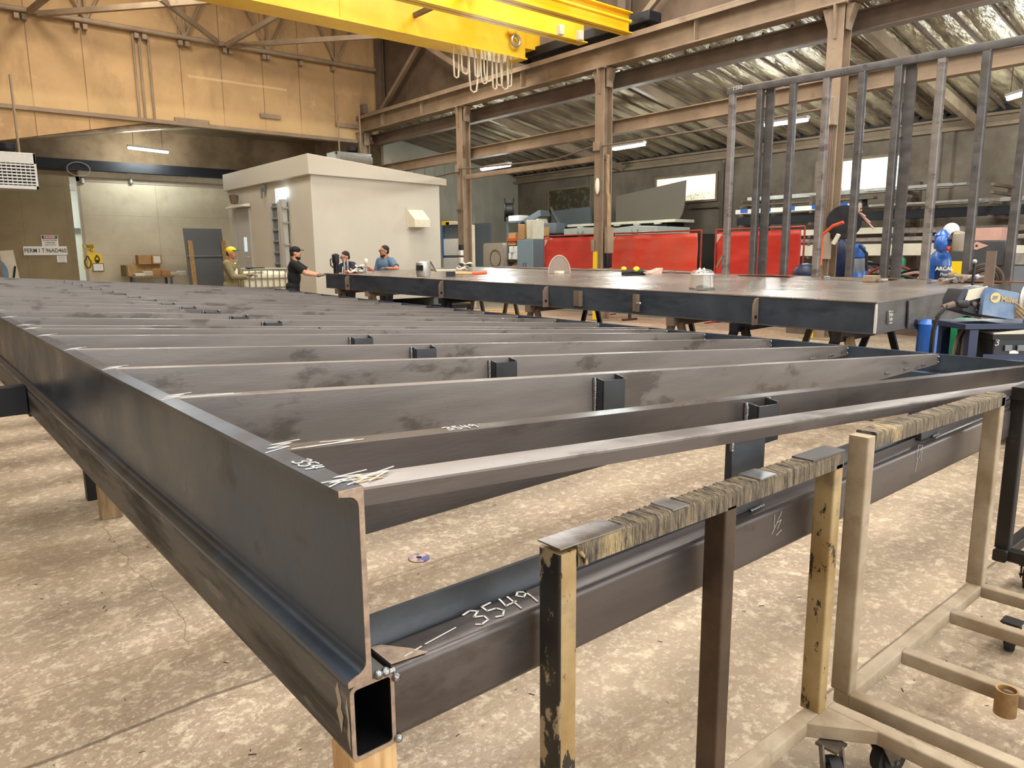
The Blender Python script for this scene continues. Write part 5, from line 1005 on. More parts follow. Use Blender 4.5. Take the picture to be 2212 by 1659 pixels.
    if cap:
        h = MB(); h.ball(Hd(-.004, 0, .03), .062*H, .052*H, .046*H, 14, rot); h.build('cap', cap, t)
        br = MB(); v = [Hd(.045+.05*cos(a), .045*sin(a), .03-.004) for a in [-pi/2+pi*k/10 for k in range(11)]]; br.disc_plate(v, v[0], hu, .008*H); br.build('cap_brim', 'green' if cap == 'yel2' else cap, t)
    if beard:
        h = MB(); h.ball(Hd(.03, 0, -.06), .025*H, .028*H, .024*H, 10, rot); h.ball(Hd(.012, 0, -.052), .03*H, .0365*H, .02*H, 10, rot); h.ball(Hd(.05, 0, -.027), .008*H, .018*H, .005*H, 6, rot); h.build('beard', 'hair', t)
    if inner: MB().ball(J(.05*stout, 0, .71), .028*H, .036*H, .1*H, 10, R3).ball(J(.03, 0, .8), .03*H, .04*H, .03*H, 10, R3).build('inner_shirt', 'paper', t)
    for s in (-1, 1):
        ey = MB().ball(Hd(.0455, s*.019, .004), .0065*H, n=8).build('eye', 'white', t); MB().ball(Hd(.0515, s*.019, .004), .0028*H, n=6).build('pupil', 'black', ey)
        MB().tube([Hd(.05, s*.011, .0175), Hd(.0505, s*.02, .0195), Hd(.047, s*.029, .0165)], .003*H, 6).build('eyebrow', 'hair', t)
    MB().tube([Hd(.0555, -.014, -.038), Hd(.057, 0, -.0375), Hd(.0555, .014, -.038)], .0022*H, 6).build('lips', mat('lip', '94523f', .5, 0, var=.05), t)
    if glasses:
        gl = MB()
        for s in (-1, 1):
            gl.tube([Hd(.06, s*.02+.0145*cos(a), .003+.011*sin(a)) for a in [2*pi*k/14 for k in range(15)]], .0022*H, 6); gl.tube([Hd(.058, s*.034, .005), Hd(-.004, s*.047, .004)], .002*H, 6)
        gl.tube([Hd(.061,-.006,.005), Hd(.061,.006,.005)], .0022*H, 6); gl.build('glasses', 'black', t)
    if white_front:
        for s in (-1, 1): MB().tube([J(.066*stout, s*.02, .8), J(.078*stout, s*.022, .7), J(.08*stout, s*.02, .62)], .006*H, 6).build('drawstring', 'paper', t)
    return t, J, Hd
RT, AW = V((_r.x, _r.y, 0)).normalized(), V((_f.x, _f.y, 0)).normalized()
def fdir(right, away): d = RT*right+AW*away; return (d.x, d.y)
p = at(636, 600, Y=15.55); H = at(640, 534, Y=15.55).z+.02
person('man in a black T-shirt and dark cap reaching with both arms to the deck corner', (p.x-.05, 15.55, 0), H, fdir(1, .15), (((1, .1, -.75), (1, -.12, -.22), (1, -.1, .25)), ((1, -.05, -.8), (1, .05, -.2), (1, .1, .2))), 'tshirt', 'skin2', lean=.12, look=fdir(1, .25), sleeves='short', hair=True, cap='tshirt', beard=True, gloves='glove', stout=1.12)
p = at(501, 600, Y=17.3); H = at(503, 535, Y=17.3).z+.02
person('man in an olive jacket and yellow cap standing at the caged tank', (p.x-.12, 17.1, 0), H, fdir(1, -.1), (((.3, .2, -1), (1, -.3, .15)), ((.5, -.1, -1), (1, .1, -.05))), 'khaki', 'skin', lean=.1, look=fdir(1, -.25), cap='yel2', gloves='glove', stout=1.1, inner=True)
p = at(752, 600, Y=15.75); H = at(752, 542, Y=15.75).z
t, J, Hd = person('young man in glasses and a navy hoodie looking down behind the black tumbler', (p.x, 15.75, 0), H, fdir(-.5, -.8), (((.35, .25, -1), (1, -.35, -.3)), ((.35, -.25, -1), (1, .35, -.3))), 'hoodie', 'skin2', look=fdir(-.75, -.55), glasses=True, hood=True, white_front=True, tilt=.22)
p = at(834, 600, Y=15.95); H = at(829, 530, Y=15.95).z
person('bearded man in a blue-grey short sleeved shirt with one forearm across', (p.x, 15.95, 0), H, fdir(-.55, -.75), (((.25, .8, -.55), (.5, -1.2, .05)), ((.1, -.3, -1), (1, .3, .35))), 'denim_shirt', 'skin', look=fdir(-.8, -.5), sleeves='short', beard=True, glasses=True, gloves='glove', stout=1.15)
# ================================================================ red welding screens
def screen(ya, yb, X, px, ytop, label, m='red', zb=.15):
    zt = at(px, ytop, X=X).z; t = thing('welding_screen', label, 'screen', (X, (ya+yb)/2, 0)); r = .022
    for y in (ya, yb): MB().tube([(X, y, .03), (X, y, zt)], r, 8).build('post', 'redpost', t); MB().box(X-.3, X+.3, y-.03, y+.03, 0, .03).build('foot', 'redpost', t)
    MB().tube([(X, ya, zt), (X, yb, zt)], r, 8).build('top_rail', 'redpost', t)
    d = abs(yb-ya)
    o = MB().grid(lambda u, v: (X-.02+.018*sin(7*u*d+3*v)+.012*sin(17*v+9*u), ya+(yb-ya)*(.03+.94*u), zb+(zt-zb-.06)*v+.03*sin(pi*u)*(v-1)), 40, 16).build('curtain', m, t); o.modifiers.new('thick', 'SOLIDIFY').thickness = .006
    MB().disc_plate([(X-.05, yb-(yb-ya)*.03, zt-.1), (X-.05, yb-(yb-ya)*.1, zt-.1), (X-.05, yb-(yb-ya)*.03, zt-.32)], (0,0,0), (-1,0,0), .004).build('corner_patch', 'pink', t)
X = 15.3
ya, yb = at(1300, 540, X=X).y, at(1176, 540, X=X).y; screen(ya, yb, X, 1240, 508, 'red welding screen left of the column, next to the grey-blue cabinet')
ya, yb = at(1514, 540, X=X).y, at(1316, 540, X=X).y; screen(ya, yb, X, 1420, 501, 'paler wrinkled red welding screen between the two columns', 'red_pale')
ya, yb = at(1736, 540, X=X).y, at(1545, 540, X=X).y; screen(ya, yb, X, 1640, 493, 'red welding screen seen behind the upright stud frame')
tag(MB().bar(at(1548, 578, X=15.0), at(1562, 552, X=15.0), .04, .04).build('orange_rod', 'cut_edge'), 'slanted tan rod leaning on the left post of the screen behind the studs', 'rod')
# cabinets and shelves past the pale building
Xk = 16.4
def vbox(name, label, cat, px0, px1, pt, m, X, dx, z0=0, side=None, m2=None):
    """box whose -X face spans photo columns px0..px1"""
    yb, ya = at(px0, 540, X=X).y, at(px1, 540, X=X).y; z1 = at((px0+px1)/2, pt, X=X).z
    t = thing(name, label, cat, (X, (ya+yb)/2, z0)); return t, ya, yb, z1
t, ya, yb, z1 = vbox('steel_cabinet', 'grey-blue double door steel cabinet beside the first red screen', 'cabinet', 1118, 1152, 517, 'bluegrey', Xk, .7)
MB().box(Xk, Xk+.75, ya, yb, 0, z1).build('body', 'slate', t, bev=.01)
for y0, y1 in ((ya+.01, (ya+yb)/2-.004), ((ya+yb)/2+.004, yb-.01)):
    d = MB().box(Xk-.025, Xk, y0, y1, .08, z1-.02).build('door', 'bluegrey', t, bev=.006); yh = y1-.06 if y0 < ya+.1 else y0+.06; MB().box(Xk-.05, Xk-.025, yh-.015, yh+.015, 1.2, 1.42).build('handle', 'slate', d)
cz, cy0, cy1 = z1, ya, yb
for k, (f0, f1, h, m, l) in enumerate(((.02, .42, .62, 'card', 'tall cream carton on top of the grey-blue cabinet at its right'), (.55, .95, .5, 'card', 'square carton on the left of the grey-blue cabinet top'))):
    y0, y1 = cy0+(cy1-cy0)*f0, cy0+(cy1-cy0)*f1; tag(MB().box(Xk, Xk+.5, y0, y1, cz, cz+h).build('carton', 'offwhite' if k == 0 else m, bev=.01), l, 'carton')
tag(MB().box(Xk+.5, Xk+.74, cy0+.02, cy0+.8, cz, cz+.4).build('carton', 'card', bev=.01), 'brown carton behind the tall cream carton on the cabinet', 'carton')
for k, (px, py, w, h, m, l) in enumerate(((1160, 470, .8, .22, 'slate', 'tilted grey casing on the heap behind the cabinet'), (1158, 486, .7, .2, 'offwhite', 'tilted pale carton with a dark slot on the heap behind the cabinet'), (1150, 500, .5, .18, 'beige', 'beige carton low on the heap behind the cabinet'), (1192, 494, .8, .36, 'slate', 'grey crate right of the heap behind the cabinet'))):
    q = at(px, py, X=17.6); d = V((.1, -.94, .35 if k < 2 else 0)).normalized(); tag(MB().bar(q-d*w/2, q+d*w/2, .5, h).build('heap_carton', m, bev=.02), l, 'carton')
tag(MB().box(17.3, 18.2, at(1213, 510, X=17.4).y+.01, at(1152, 500, X=17.6).y, 0, at(1160, 506, X=17.6).z).build('stock_shelf', 'black_steel'), 'dark storage shelf carrying the heap behind the cabinet', 'shelf')
# orange rack with white parcels
Xr = 17.2; t, ya, yb, z1 = vbox('storage_rack', 'storage rack with an orange beam and white paper stacks left of the grey-blue cabinet', 'rack', 1097, 1122, 478, 'orange', Xr, .9)
for y in (ya, yb):
    for x in (Xr, Xr+.85): MB().box(x-.03, x+.03, y-.03, y+.03, 0, z1).build('post', 'slate', t)
zs = [at(1100, py, X=Xr).z for py in (515, 561, 590)]
for z, m in zip(zs, ('orange', 'cart_brown', 'slate')): MB().box(Xr-.04, Xr+.88, ya, yb, z-.1, z).build('shelf', m, t); 
MB().box(Xr-.03, Xr+.88, ya, yb, z1-.06, z1).build('shelf', 'slate', t)
for k in range(8):
    sw = (yb-ya-.14)/4; y = ya+.07+sw*(k % 4); z = zs[1]+(.24 if k > 3 else 0); tag(MB().box(Xr-.05+.03*(k % 3), Xr+.4, y, y+sw-.012, z, z+.235).build('paper_stack', 'paper', bev=.02), 'white paper stack on the middle shelf of the orange beam rack', 'papers', 'white paper stacks on the rack')
tag(MB().box(Xr, Xr+.4, (ya+yb)/2-.1, (ya+yb)/2+.3, zs[1]+.5, zs[1]+.95).build('carton', 'card', bev=.01), 'brown carton on top of the white paper stacks in the rack', 'carton')
tag(MB().box(Xr, Xr+.4, (ya+yb)/2-.3, (ya+yb)/2+.1, zs[2], zs[2]+.3).build('carton', 'card', bev=.01), 'brown carton on the lowest shelf of the orange beam rack', 'carton')
q = at(1100, 496, X=Xr); tt = thing('cable_drum', 'dark cable drum on top of the storage rack', 'drum', (q.x+.3, q.y+.2, z1)); MB().lathe([(.1,-.18),(.42,-.18),(.42,-.14),(.25,-.12),(.25,.12),(.42,.14),(.42,.18),(.1,.18)], (q.x+.3, q.y+.35, z1+.43), (.75,-.6,0), 24).build('drum', 'black_steel', tt)
tag(MB().box(Xr, Xr+.5, ya+.05, ya+.6, z1, z1+.2).build('white_carton', 'paper', bev=.02), 'low white carton on top of the storage rack', 'carton')
# beige panel with a round knock-out, and the grey door leaf
t, ya, yb, z1 = vbox('beige_casing', 'rounded beige casing with a round recess behind the far end of the deck', 'casing', 1044, 1087, 525, 'beige', 17.0, .5)
MB().sweep([(a, b_) for a, b_ in rrect(yb-ya, z1, .12, 6, 0, 0)], [((17.0, ya, 0), V((0,1,0)), V((0,0,1))), ((17.5, ya, 0), V((0,1,0)), V((0,0,1)))]).build('shell', 'beige', t)
yc = ya+(yb-ya)*.38; MB().tube([(16.99, yc+.3*cos(a), z1-.55+.3*sin(a)) for a in [2*pi*k/28 for k in range(29)]], .02, 6).build('round_recess', 'girder_dk', t)
MB().box(16.985, 17.0, ya+.05, ya+.75, .9, z1-1.05).build('opening', 'dark', t); MB().box(16.9, 16.985, ya+.1, ya+.6, .7, z1-1.3).build('red_box', 'red', t, bev=.01)
t, ya, yb, z1 = vbox('slate_sheet', 'tall slate grey panel leaning on the ribbed siding behind the column', 'panel', 1022, 1060, 482, 'slate', 17.9, .1)
MB().box(17.9, 17.98, ya, yb, 0, z1).build('sheet', 'slate', t, bev=.01)
t, ya, yb, z1 = vbox('white_shelving', 'tall cabinet with white panels between the pale building and the column', 'cabinet', 957, 997, 486, 'white', 13.9, .5)
MB().box(13.92, 14.4, ya, yb, 0, z1).build('body', 'slate', t); zz = [at(976, py, X=13.9).z for py in (512, 516, 552, 557, 600)]
for z0, z1_ in ((zz[2], zz[1]), (zz[4], zz[3])): MB().box(13.89, 13.92, ya+.05, yb-.02, z0, z1_).build('white_panel', 'white', t, bev=.01)
MB().box(13.88, 14.4, ya-.05, ya, 0, z1).build('edge_post', 'offwhite', t); MB().box(13.87, 13.9, yb-.06, yb, zz[3], z1).build('blue_strip', 'blue', t)
tag(MB().box(13.8, 14.2, ya+.5, yb-.1, z1, z1+.12).build('yellow_level', 'yel2', bev=.01), 'yellow tool lying on top of the white panelled cabinet', 'tool')
tag(MB().box(13.8, 14.2, ya+.1, ya+.7, z1, z1+.1).build('pale_parcel', 'offwhite', bev=.01), 'pale parcel on top of the white panelled cabinet', 'parcel')
# gabled casings, pale platform and the big curved sheet along the right wall
def gable(px0, px1, X, ptop, pbase, label):
    yb, ya = at(px0, pbase, X=X).y, at(px1, pbase, X=X).y; zb, zt = at((px0+px1)/2, pbase, X=X).z, at((px0+px1)/2, ptop, X=X).z; t = thing('gabled_casing', label, 'casing', (X, (ya+yb)/2, zb))
    v = [(X, ya, zb), (X, ya, zb+.22), (X, (ya+yb)/2, zt), (X, yb, zb+.22), (X, yb, zb)]; MB().disc_plate(v, v[0], (1,0,0), 1.6).build('shell', 'sagegrey', t, bev=.01)
    MB().tube([(X-.02, (ya+yb)/2+.12*cos(a), zt-.12+.12*sin(a)) for a in [pi+pi*k/8 for k in range(9)]], .012, 6).build('lift_eye', 'slate', t); return zb
K['sagegrey'] = mat('sage_grey_paint', 'a9b0a4', .6, 0, var=.04)
z1 = gable(1328, 1418, 17.4, 487, 507, 'pale sage gabled casing right of the middle column'); z2 = gable(1218, 1292, 17.4, 491, 508, 'pale sage gabled casing left of the middle column')
tag(MB().box(17.3, 19.02, at(1470, 510, X=17.4).y, at(1213, 510, X=17.4).y, 0, min(z1, z2)-.002).build('stock_table', 'black_steel'), 'long dark stock table carrying the gabled casings', 'table')
tag(MB().box(19.05, 20.15, 13.4, 20.0, 0, min(z1, z2)-.002).build('stock_table', 'black_steel'), 'dark stock table against the wall under the white edged platform', 'table')
q0, q1 = at(1225, 486, X=19.1), at(1458, 478, X=19.1)
t = thing('white_platform', 'long white-edged platform lying above the gabled casings', 'platform', (18, (q0.y+q1.y)/2, q1.z)); MB().box(19.1, 20.1, q1.y, q0.y, q1.z-.02, q1.z+.07).build('deck', 'offwhite', t, bev=.01); MB().box(19.2, 20.1, q1.y+.4, q0.y-.2, q1.z-.22, q1.z-.02).build('frame', 'black_steel', t)
for k, f in enumerate((.12, .3, .48, .66, .84)): MB().box(19.1, 19.2, q1.y+(q0.y-q1.y)*f, q1.y+(q0.y-q1.y)*f+.25, q1.z-.06, q1.z-.02).build('bracket', 'offwhite', t)
for k, f in enumerate((.1, .88)):
    y = q1.y+(q0.y-q1.y)*f; tag(MB().box(19.2, 19.8, y, y+.5, min(z1, z2), q1.z-.225).build('timber_block', 'wood_old'), ('timber block under the right end of the white platform', 'timber block under the left end of the white platform')[k], 'block')
Xs = 20.2; A = at(1330, 424, X=Xs); B = at(1482, 389, X=Xs); Cc = at(1479, 440, X=Xs); Dd = at(1455, 484, X=Xs); E_ = at(1330, 490, X=Xs)
v = [A, B, Cc, at(1474, 462, X=Xs), at(1466, 476, X=Xs), Dd, E_]
sh_ = tag(MB().disc_plate(v, A, (1,0,.05), .03).build('curved_sheet', 'sheet', bev=.005), 'large plain grey-brown sheet with a rounded corner standing before the bright window', 'sheet')
tag(MB().bar((20.28, 16.6, .0), (20.28, 16.6, Dd.z+.3), .1, .1).build('sheet_prop', 'girder_dk'), 'upright prop under the big curved sheet', 'prop'); tag(MB().bar((20.28, 18.6, .0), (20.28, 18.6, Dd.z+.3), .1, .1).build('sheet_prop', 'girder_dk'), 'second prop under the left of the big curved sheet', 'prop')
tag(MB().hexa([tuple(at(px, py, X=20.6)) for px, py in ((1190, 490), (1276, 488), (1276, 446), (1192, 456))]+[tuple(at(px, py, X=20.6)+V((.1,0,0))) for px, py in ((1190, 490), (1276, 488), (1276, 446), (1192, 456))]).build('dark_sheet', 'slate'), 'dark stained sheet standing below the grimy window', 'sheet')
q0, q1 = at(1190, 448, X=20.55), at(1212, 488, X=20.55); tag(MB().bar(q0, q1, .1, .06).build('leaning_bar', 'silver'), 'pale bar leaning in front of the dark stained sheet', 'bar')
tag(MB().box(20.5, 20.9, at(1285, 500, X=20.6).y, at(1185, 500, X=20.6).y, 0, at(1230, 489, X=20.6).z-.05).build('wall_shelf', 'black_steel'), 'dark wall shelf carrying the dark stained sheet', 'shelf')
for k, px in enumerate((1552, 1566)): q = at(px, 480, X=21.3); tag(MB().tube([(21.45, q.y, .1), (21.45, q.y, 4.6)], .035).build('wall_conduit', 'girder_dk'), ('upright wall conduit beside the bright window, left one', 'upright wall conduit beside the bright window, right one')[k], 'pipe')
q0 = at(1490, 450, X=21.4); q1 = at(1548, 448, X=21.4); tag(MB().tube([(21.5, q0.y, q0.z), (21.5, q1.y, q0.z), (21.5, q1.y-.15, q0.z-.15), (21.5, q1.y-.15, .1)], .03).build('wall_conduit', 'girder_dk'), 'bent wall conduit below the bright window', 'pipe')
for k, (px, py, w, h) in enumerate(((1532, 545, .35, .5), (1532, 575, .3, .4), (1522, 560, .3, .8))): q = at(px, py, X=21.2); tag(MB().box(21.2, 21.55, q.y-w/2, q.y+w/2, q.z-h/2, q.z+h/2).build('wall_switch_box', ('black', 'slate', 'black')[k], bev=.01), ('black switch box on the wall right of the pale red screen', 'grey switch box below the black one right of the pale red screen', 'tall black panel on the wall beside the pale red screen post')[k], 'box')
# long stock rack along the right wall
Xk = 20.0; t = thing('stock_rack', 'long cantilever stock rack along the right wall behind the studs', 'rack', (20.6, 8.5, 0))
for y in (12.8, 10.6, 8.4, 6.2, 4.2):
    MB().box(21.1, 21.3, y-.08, y+.08, 0, 3.5).build('upright', 'girder_dk', t)
    for py in (423, 437, 455, 481, 509, 524, 553, 588):
        z = at(1750, py, X=19.9).z; MB().box(19.75, 21.1, y-.04, y+.04, z-.07, z).build('arm', 'girder_dk', t)
zq = lambda py: at(1750, py, X=19.9).z
TZ = [zq(py) for py in (423, 437, 455, 481, 509, 524, 553, 588)]
rows = [(TZ[0], .12, 'silver', 20.5, 13.0, 7.3, 'long grey pipe on the top tier of the stock rack'), (TZ[0], .06, 'silver', 20.0, 9.2, 6.8, 'short silver bar on the right of the top tier of the rack'), (TZ[1], .05, 'girder_dk', 20.1, 13.0, 9.0, 'thin dark bar on the second tier of the rack'),
        (TZ[2], .13, 'paper', 19.9, 13.0, 9.3, 'bundle of white wrapped bars with blue marks on the third tier'), (TZ[2], .1, 'silver', 20.5, 13.0, 4.0, 'silver bar lying behind the white bundle on the third tier'), (TZ[2], .06, 'silver', 19.85, 9.0, 6.4, 'silver flat bar right of the white bundle on the third tier'),
        (TZ[3], .22, 'dark', 20.0, 13.0, 4.0, 'deep dark beam on the fourth tier of the rack'), (TZ[4], .16, 'offwhite', 19.9, 13.0, 8.4, 'pale beige beam on the fifth tier of the rack, left half'), (TZ[4], .14, 'silver', 20.3, 9.9, 4.0, 'silver channel on the fifth tier of the rack, right half'), (TZ[5], .1, 'silver', 20.0, 13.0, 4.5, 'silver pipe just under the pale beam of the fifth tier'),
        (TZ[6], .3, 'offwhite', 19.9, 13.0, 6.2, 'thick pale beige beam on the sixth tier of the rack'), (TZ[6], .18, 'dark', 20.4, 10.0, 4.0, 'dark bar behind the pale beam on the sixth tier'), (TZ[7], .09, 'silver', 19.9, 12.6, 6.4, 'bright silver bar on the lowest tier of the rack'), (TZ[7], .07, 'silver', 20.3, 11.6, 8.0, 'second silver bar at the back of the lowest tier')]
for z, h, m, x, y0, y1, l in rows: tag(MB().box(x-.12, x+.12, y1, y0, z+.001, z+h).build('stock_bar', m, bev=.006), l, 'bar')
for k in range(5): y = 12.7-.75*k; tag(MB().box(19.768, 19.779, y-.12, y+.12, TZ[2]+.03, TZ[2]+.14).build('blue_mark', 'blue'), 'small blue printed mark on the white wrapped bundle in the rack', 'mark', 'blue marks on the white bundle')
for k, (px, l) in enumerate(((1848, 'small dark jar on the rack tier left of the silver one'), (1858, 'small silver jar on the rack tier between the dark ones'), (1868, 'small dark jar on the rack tier right of the silver one'))): q = at(px, 440, X=20.2); tag(MB().lathe([(.04,0),(.06,.02),(.06,.14),(.03,.2)], (20.2, q.y, TZ[2]+.07)).build('jar', ('dark', 'silver', 'dark')[k]), l, 'jar')
# hose reel on the column, gas cylinders and other shop things behind the studs
q = at(1826, 480, X=13.6); t = thing('hose_reel', 'black hose reel with an orange hose mounted on the column behind the studs', 'hose reel', (13.6, q.y, q.z))
ax_ = V((-.9,-.42,0)); c0 = V((13.55, q.y, q.z))
MB().lathe([(.05,-.1),(.3,-.1),(.3,-.085),(.14,-.08),(.14,.08),(.3,.085),(.3,.1),(.05,.1)], c0, ax_, 32).build('reel', 'black', t)
MB().lathe([(.18,-.07),(.25,-.07),(.25,.07),(.18,.07)], c0, ax_, 32).build('hose_coil', 'black_steel', t); MB().box(13.7, 14.0, q.y-.02, q.y+.3, q.z-.3, q.z+.25).build('bracket', 'black', t)
a, b_ = at(1822, 480, X=13.3), at(1776, 508, X=13.3); MB().tube([a, a.lerp(b_, .5)+V((0,0,.05)), b_, b_+V((0,0,-.55))], .03, 8).build('hose', 'orange', t)
MB().bar(at(1800, 527, X=13.4), at(1812, 506, X=13.4), .06, .06).build('crank_arm', 'offwhite', t)
q = at(1855, 458, X=13.4)
for k in range(5): MB().tube([q, q+V((.1*cos(k)+.05, -.22+.05*k, -.2+.11*k-.1))], .014, 6).build('hose_end', 'pink', t)
def cylinder(x, y, r, h, m, label, ring=False):
    t = thing('gas_cylinder', label, 'gas cylinder', (x, y, 0)); MB().lathe([(r*.9,0),(r,.02),(r,h-.2),(r*.93,h-.12),(r*.7,h-.04),(r*.4,h),(r*.28,h+.05)], (x, y, 0), n=28).build('body', m, t)
    MB().lathe([(r*.62,.0),(r*.66,.04),(r*.66,.2),(r*.3,.27),(.02,.28)], (x, y, h+.02), n=20).build('valve_guard', m, t); return t
t = cylinder(15.5, 7.22, .22, 1.55, 'blue', 'smaller blue gas cylinder beside the hose reel column behind the studs'); MB().lathe([(.16,0),(.2,-.06),(.221,-.2),(.2205,-.3)], (15.5, 7.22, 1.55), n=24).build('shoulder', 'slate', t)
MB().tube([V((15.3, 7.1, 1.8)), V((15.2, 6.9, 1.65)), V((15.25, 6.9, 1.3))], .03, 8).build('regulator_hose', 'black', t)
q = at(2031, 560, X=11.8); cx_, cy_ = 11.8, q.y; r = .152; zs = at(2031, 541, X=11.8).z
t = cylinder(cx_, cy_, r, zs, 'blue', 'blue ARCAL gas cylinder with a welding helmet hung on its valve')
vd = V((-cx_, -cy_, 0)).normalized(); base = math.atan2(vd.y, vd.x)
def cyl_patch(name, a0, a1, z0, z1, m, dr=.002, n=14): return MB().grid(lambda u, v: (cx_+(r+dr)*cos(base+a0+(a1-a0)*u), cy_+(r+dr)*sin(base+a0+(a1-a0)*u), z0+(z1-z0)*v), n, 2).build(name, m, t)
cyl_patch('label', -.35, 1.15, .5, zs-.22, 'bluedk'); cyl_patch('label_band', -.35, 1.1, 1.18, 1.24, 'paper', .003); cyl_patch('label_swirl', .1, .75, 1.36 if 0 else zs-.3, zs-.26, 'bluefeed', .003)
sdv = V((-vd.y, vd.x, 0)); ang = base+.38; nn = V((cos(ang), sin(ang), 0)); tx = V((-sin(ang), cos(ang), 0))
zl = at(2035, 580, X=11.8).z
text_mesh('lettering', 'ARCAL', .075, V((cx_, cy_, zl))+nn*(r+.012), tx, (0,0,1), 'paper', t, .002, bold=.003); text_mesh('lettering', 'Flux', .06, V((cx_, cy_, zl-.08))+nn*(r+.012), tx, (0,0,1), 'paper', t, .002)
hp = at(2062, 548, X=11.62)
t2 = helmet(hp, 'tan welding helmet hanging on the valve of the blue gas cylinder', 'tan_helm', -1.1, 1.15, False)
q = at(2036, 527, X=11.55); tag(MB().ball(q, .1, .1, .13).build('blue_hood', 'blue'), 'blue and red cloth hood hung behind the tan helmet', 'hood'); tag(MB().tube([q+V((.0,-.02,-.02)), q+V((-.03,-.12,-.08))], .035, 8).build('red_strap', 'red'), 'red strap on the blue cloth hood', 'strap')
q = at(2055, 497, X=12.0); tag(MB().lathe([(.02,0),(.1,0),(.105,.015),(.04,.03),(.01,.03)], q, vd, 28).build('white_disc', 'white'), 'round white plastic lid above the tan welding helmet', 'lid')
Xg = 15.2; q0, q1 = at(2050, 522, X=Xg), at(2168, 574, X=Xg); t = thing('gang_box', 'dark grey tool chest with a pale diamond emblem behind the blue cylinder', 'tool chest', (Xg, (q0.y+q1.y)/2, .0))
MB().box(Xg, Xg+.8, q1.y, q0.y, q1.z, q0.z).build('body', 'slatedk', t, bev=.015) if 'slatedk' in K else MB().box(Xg, Xg+.8, q1.y, q0.y, q1.z, q0.z).build('body', mat('charcoal_enamel', '45484a', .5, .1, var=.06), t, bev=.015)
MB().box(Xg+.05, Xg+.75, q1.y+.1, q0.y-.1, .951, q1.z).build('base', 'girder_dk', t); a = at(2110, 531, X=Xg); v = [a+V((-.004, dy, dz)) for dy, dz in ((-.19,0),(0,.075),(.19,0),(0,-.075))]; em = MB().disc_plate(v, a, (-1,0,0), .006).build('diamond_emblem', 'pink', t); MB().lathe([(.005,0),(.022,.0),(.02,.004)], a+V((-.011,0,0)), (-1,0,0), 12).build('emblem_dot', 'cart_brown', em)
q0, q1 = at(2104, 493, X=15.3), at(2160, 521, X=15.3); tag(MB().box(15.3, 15.8, q1.y, q0.y, q1.z+.01, q0.z).build('pink_carton', 'pink', bev=.01), 'faded pink carton standing on the dark grey tool chest', 'carton')
for k, (px0, px1, py0, py1, m, l) in enumerate(((2190, 2225, 545, 572, 'silver', 'pale metal box at the right edge behind the studs'), (2175, 2192, 530, 568, 'offwhite', 'pale post beside the dark tool chest'), (2185, 2225, 575, 605, 'slate', 'grey box under the pale metal box at the right edge'))):
    q0, q1 = at(px0, py0, X=15.0), at(px1, py1, X=15.0); tag(MB().box(15.0, 15.5, q1.y, q0.y, (.951 if k == 2 else q1.z), q0.z).build('equipment_box', m, bev=.01), l, 'box')
tag(MB().box(14.6, 16.1, 2.6, 5.4, 0, .95).build('equipment_bench', 'girder_dk', bev=.01), 'dusty green-grey bench at the right behind the platform', 'bench')
q = at(2063, 585, X=13.0); tag(MB().box(13.0, 13.05, q.y-.12, q.y+.12, q.z-.15, q.z+.15).build('yellow_tag', 'yel2'), 'yellow notice beside the blue gas cylinder', 'notice'); tag(MB().box(13.05, 13.1, q.y-.05, q.y+.05, 0, q.z+.1).build('notice_post', 'girder_dk'), 'thin post carrying the yellow notice', 'post')
q = at(1815, 560, X=15.6); t = thing('blue_jacket', 'dark blue work jacket hanging behind the column', 'jacket', (15.6, q.y, q.z)); MB().ball(q, .12, .22, .45).build('cloth', 'bluedk', t); MB().ball(q+V((-.02,.12,.3)), .1, .14, .15).build('collar', 'bluedk', t)
q = at(1742, 588, X=14.6); tag(MB().box(14.45, 14.75, q.y-.3, q.y+.3, 0, q.z-.3).build('low_crate', 'girder_dk'), 'low dusty crate under the blue cloth bundle', 'crate'); tag(MB().ball((14.6, q.y, q.z-.06), .2, .3, .25).build('blue_bundle', 'bluedk'), 'blue cloth bundle low between the red screen and the yellow guard', 'cloth')
for k, (px, py, m, l) in enumerate(((1888, 570, 'green', 'narrow green cylinder behind the right-centre stud'), (1872, 575, 'slate', 'large dark wheel behind the smaller blue cylinder'))):
    q = at(px, py, X=16.3); tag(MB().lathe([(.1,0),(.14,.02),(.14,1.5),(.06,1.6)], (17.3, q.y-.1, 0)).build('green_cylinder', m) if k == 0 else MB().lathe([(.05,-.05),(.5,-.05),(.5,.05),(.05,.05)], (16.9, q.y+.2, .5), (.8,-.6,0), 28).build('fan_disc', m), l, 'cylinder' if k == 0 else 'disc')
q = at(1950, 585, X=16.0); t = thing('hose_heap', 'tangled dark hoses behind the middle studs', 'hose', (16, q.y, .9))
for j_ in range(6): MB().tube([V((16+.1*j_-.2, q.y+.5*cos(a+j_)+.1*j_, .95+.06*j_+.25*abs(sin(a)))) for a in [pi*k/10 for k in range(11)]], .03, 6).build('hose', ('black', 'pink', 'black', 'redpost', 'black', 'silver')[j_], t)
tag(MB().box(15.7, 16.4, q.y-.55, q.y+1.4, 0, .9).build('hose_bench', 'girder_dk'), 'low dusty bench under the tangled hoses', 'bench')
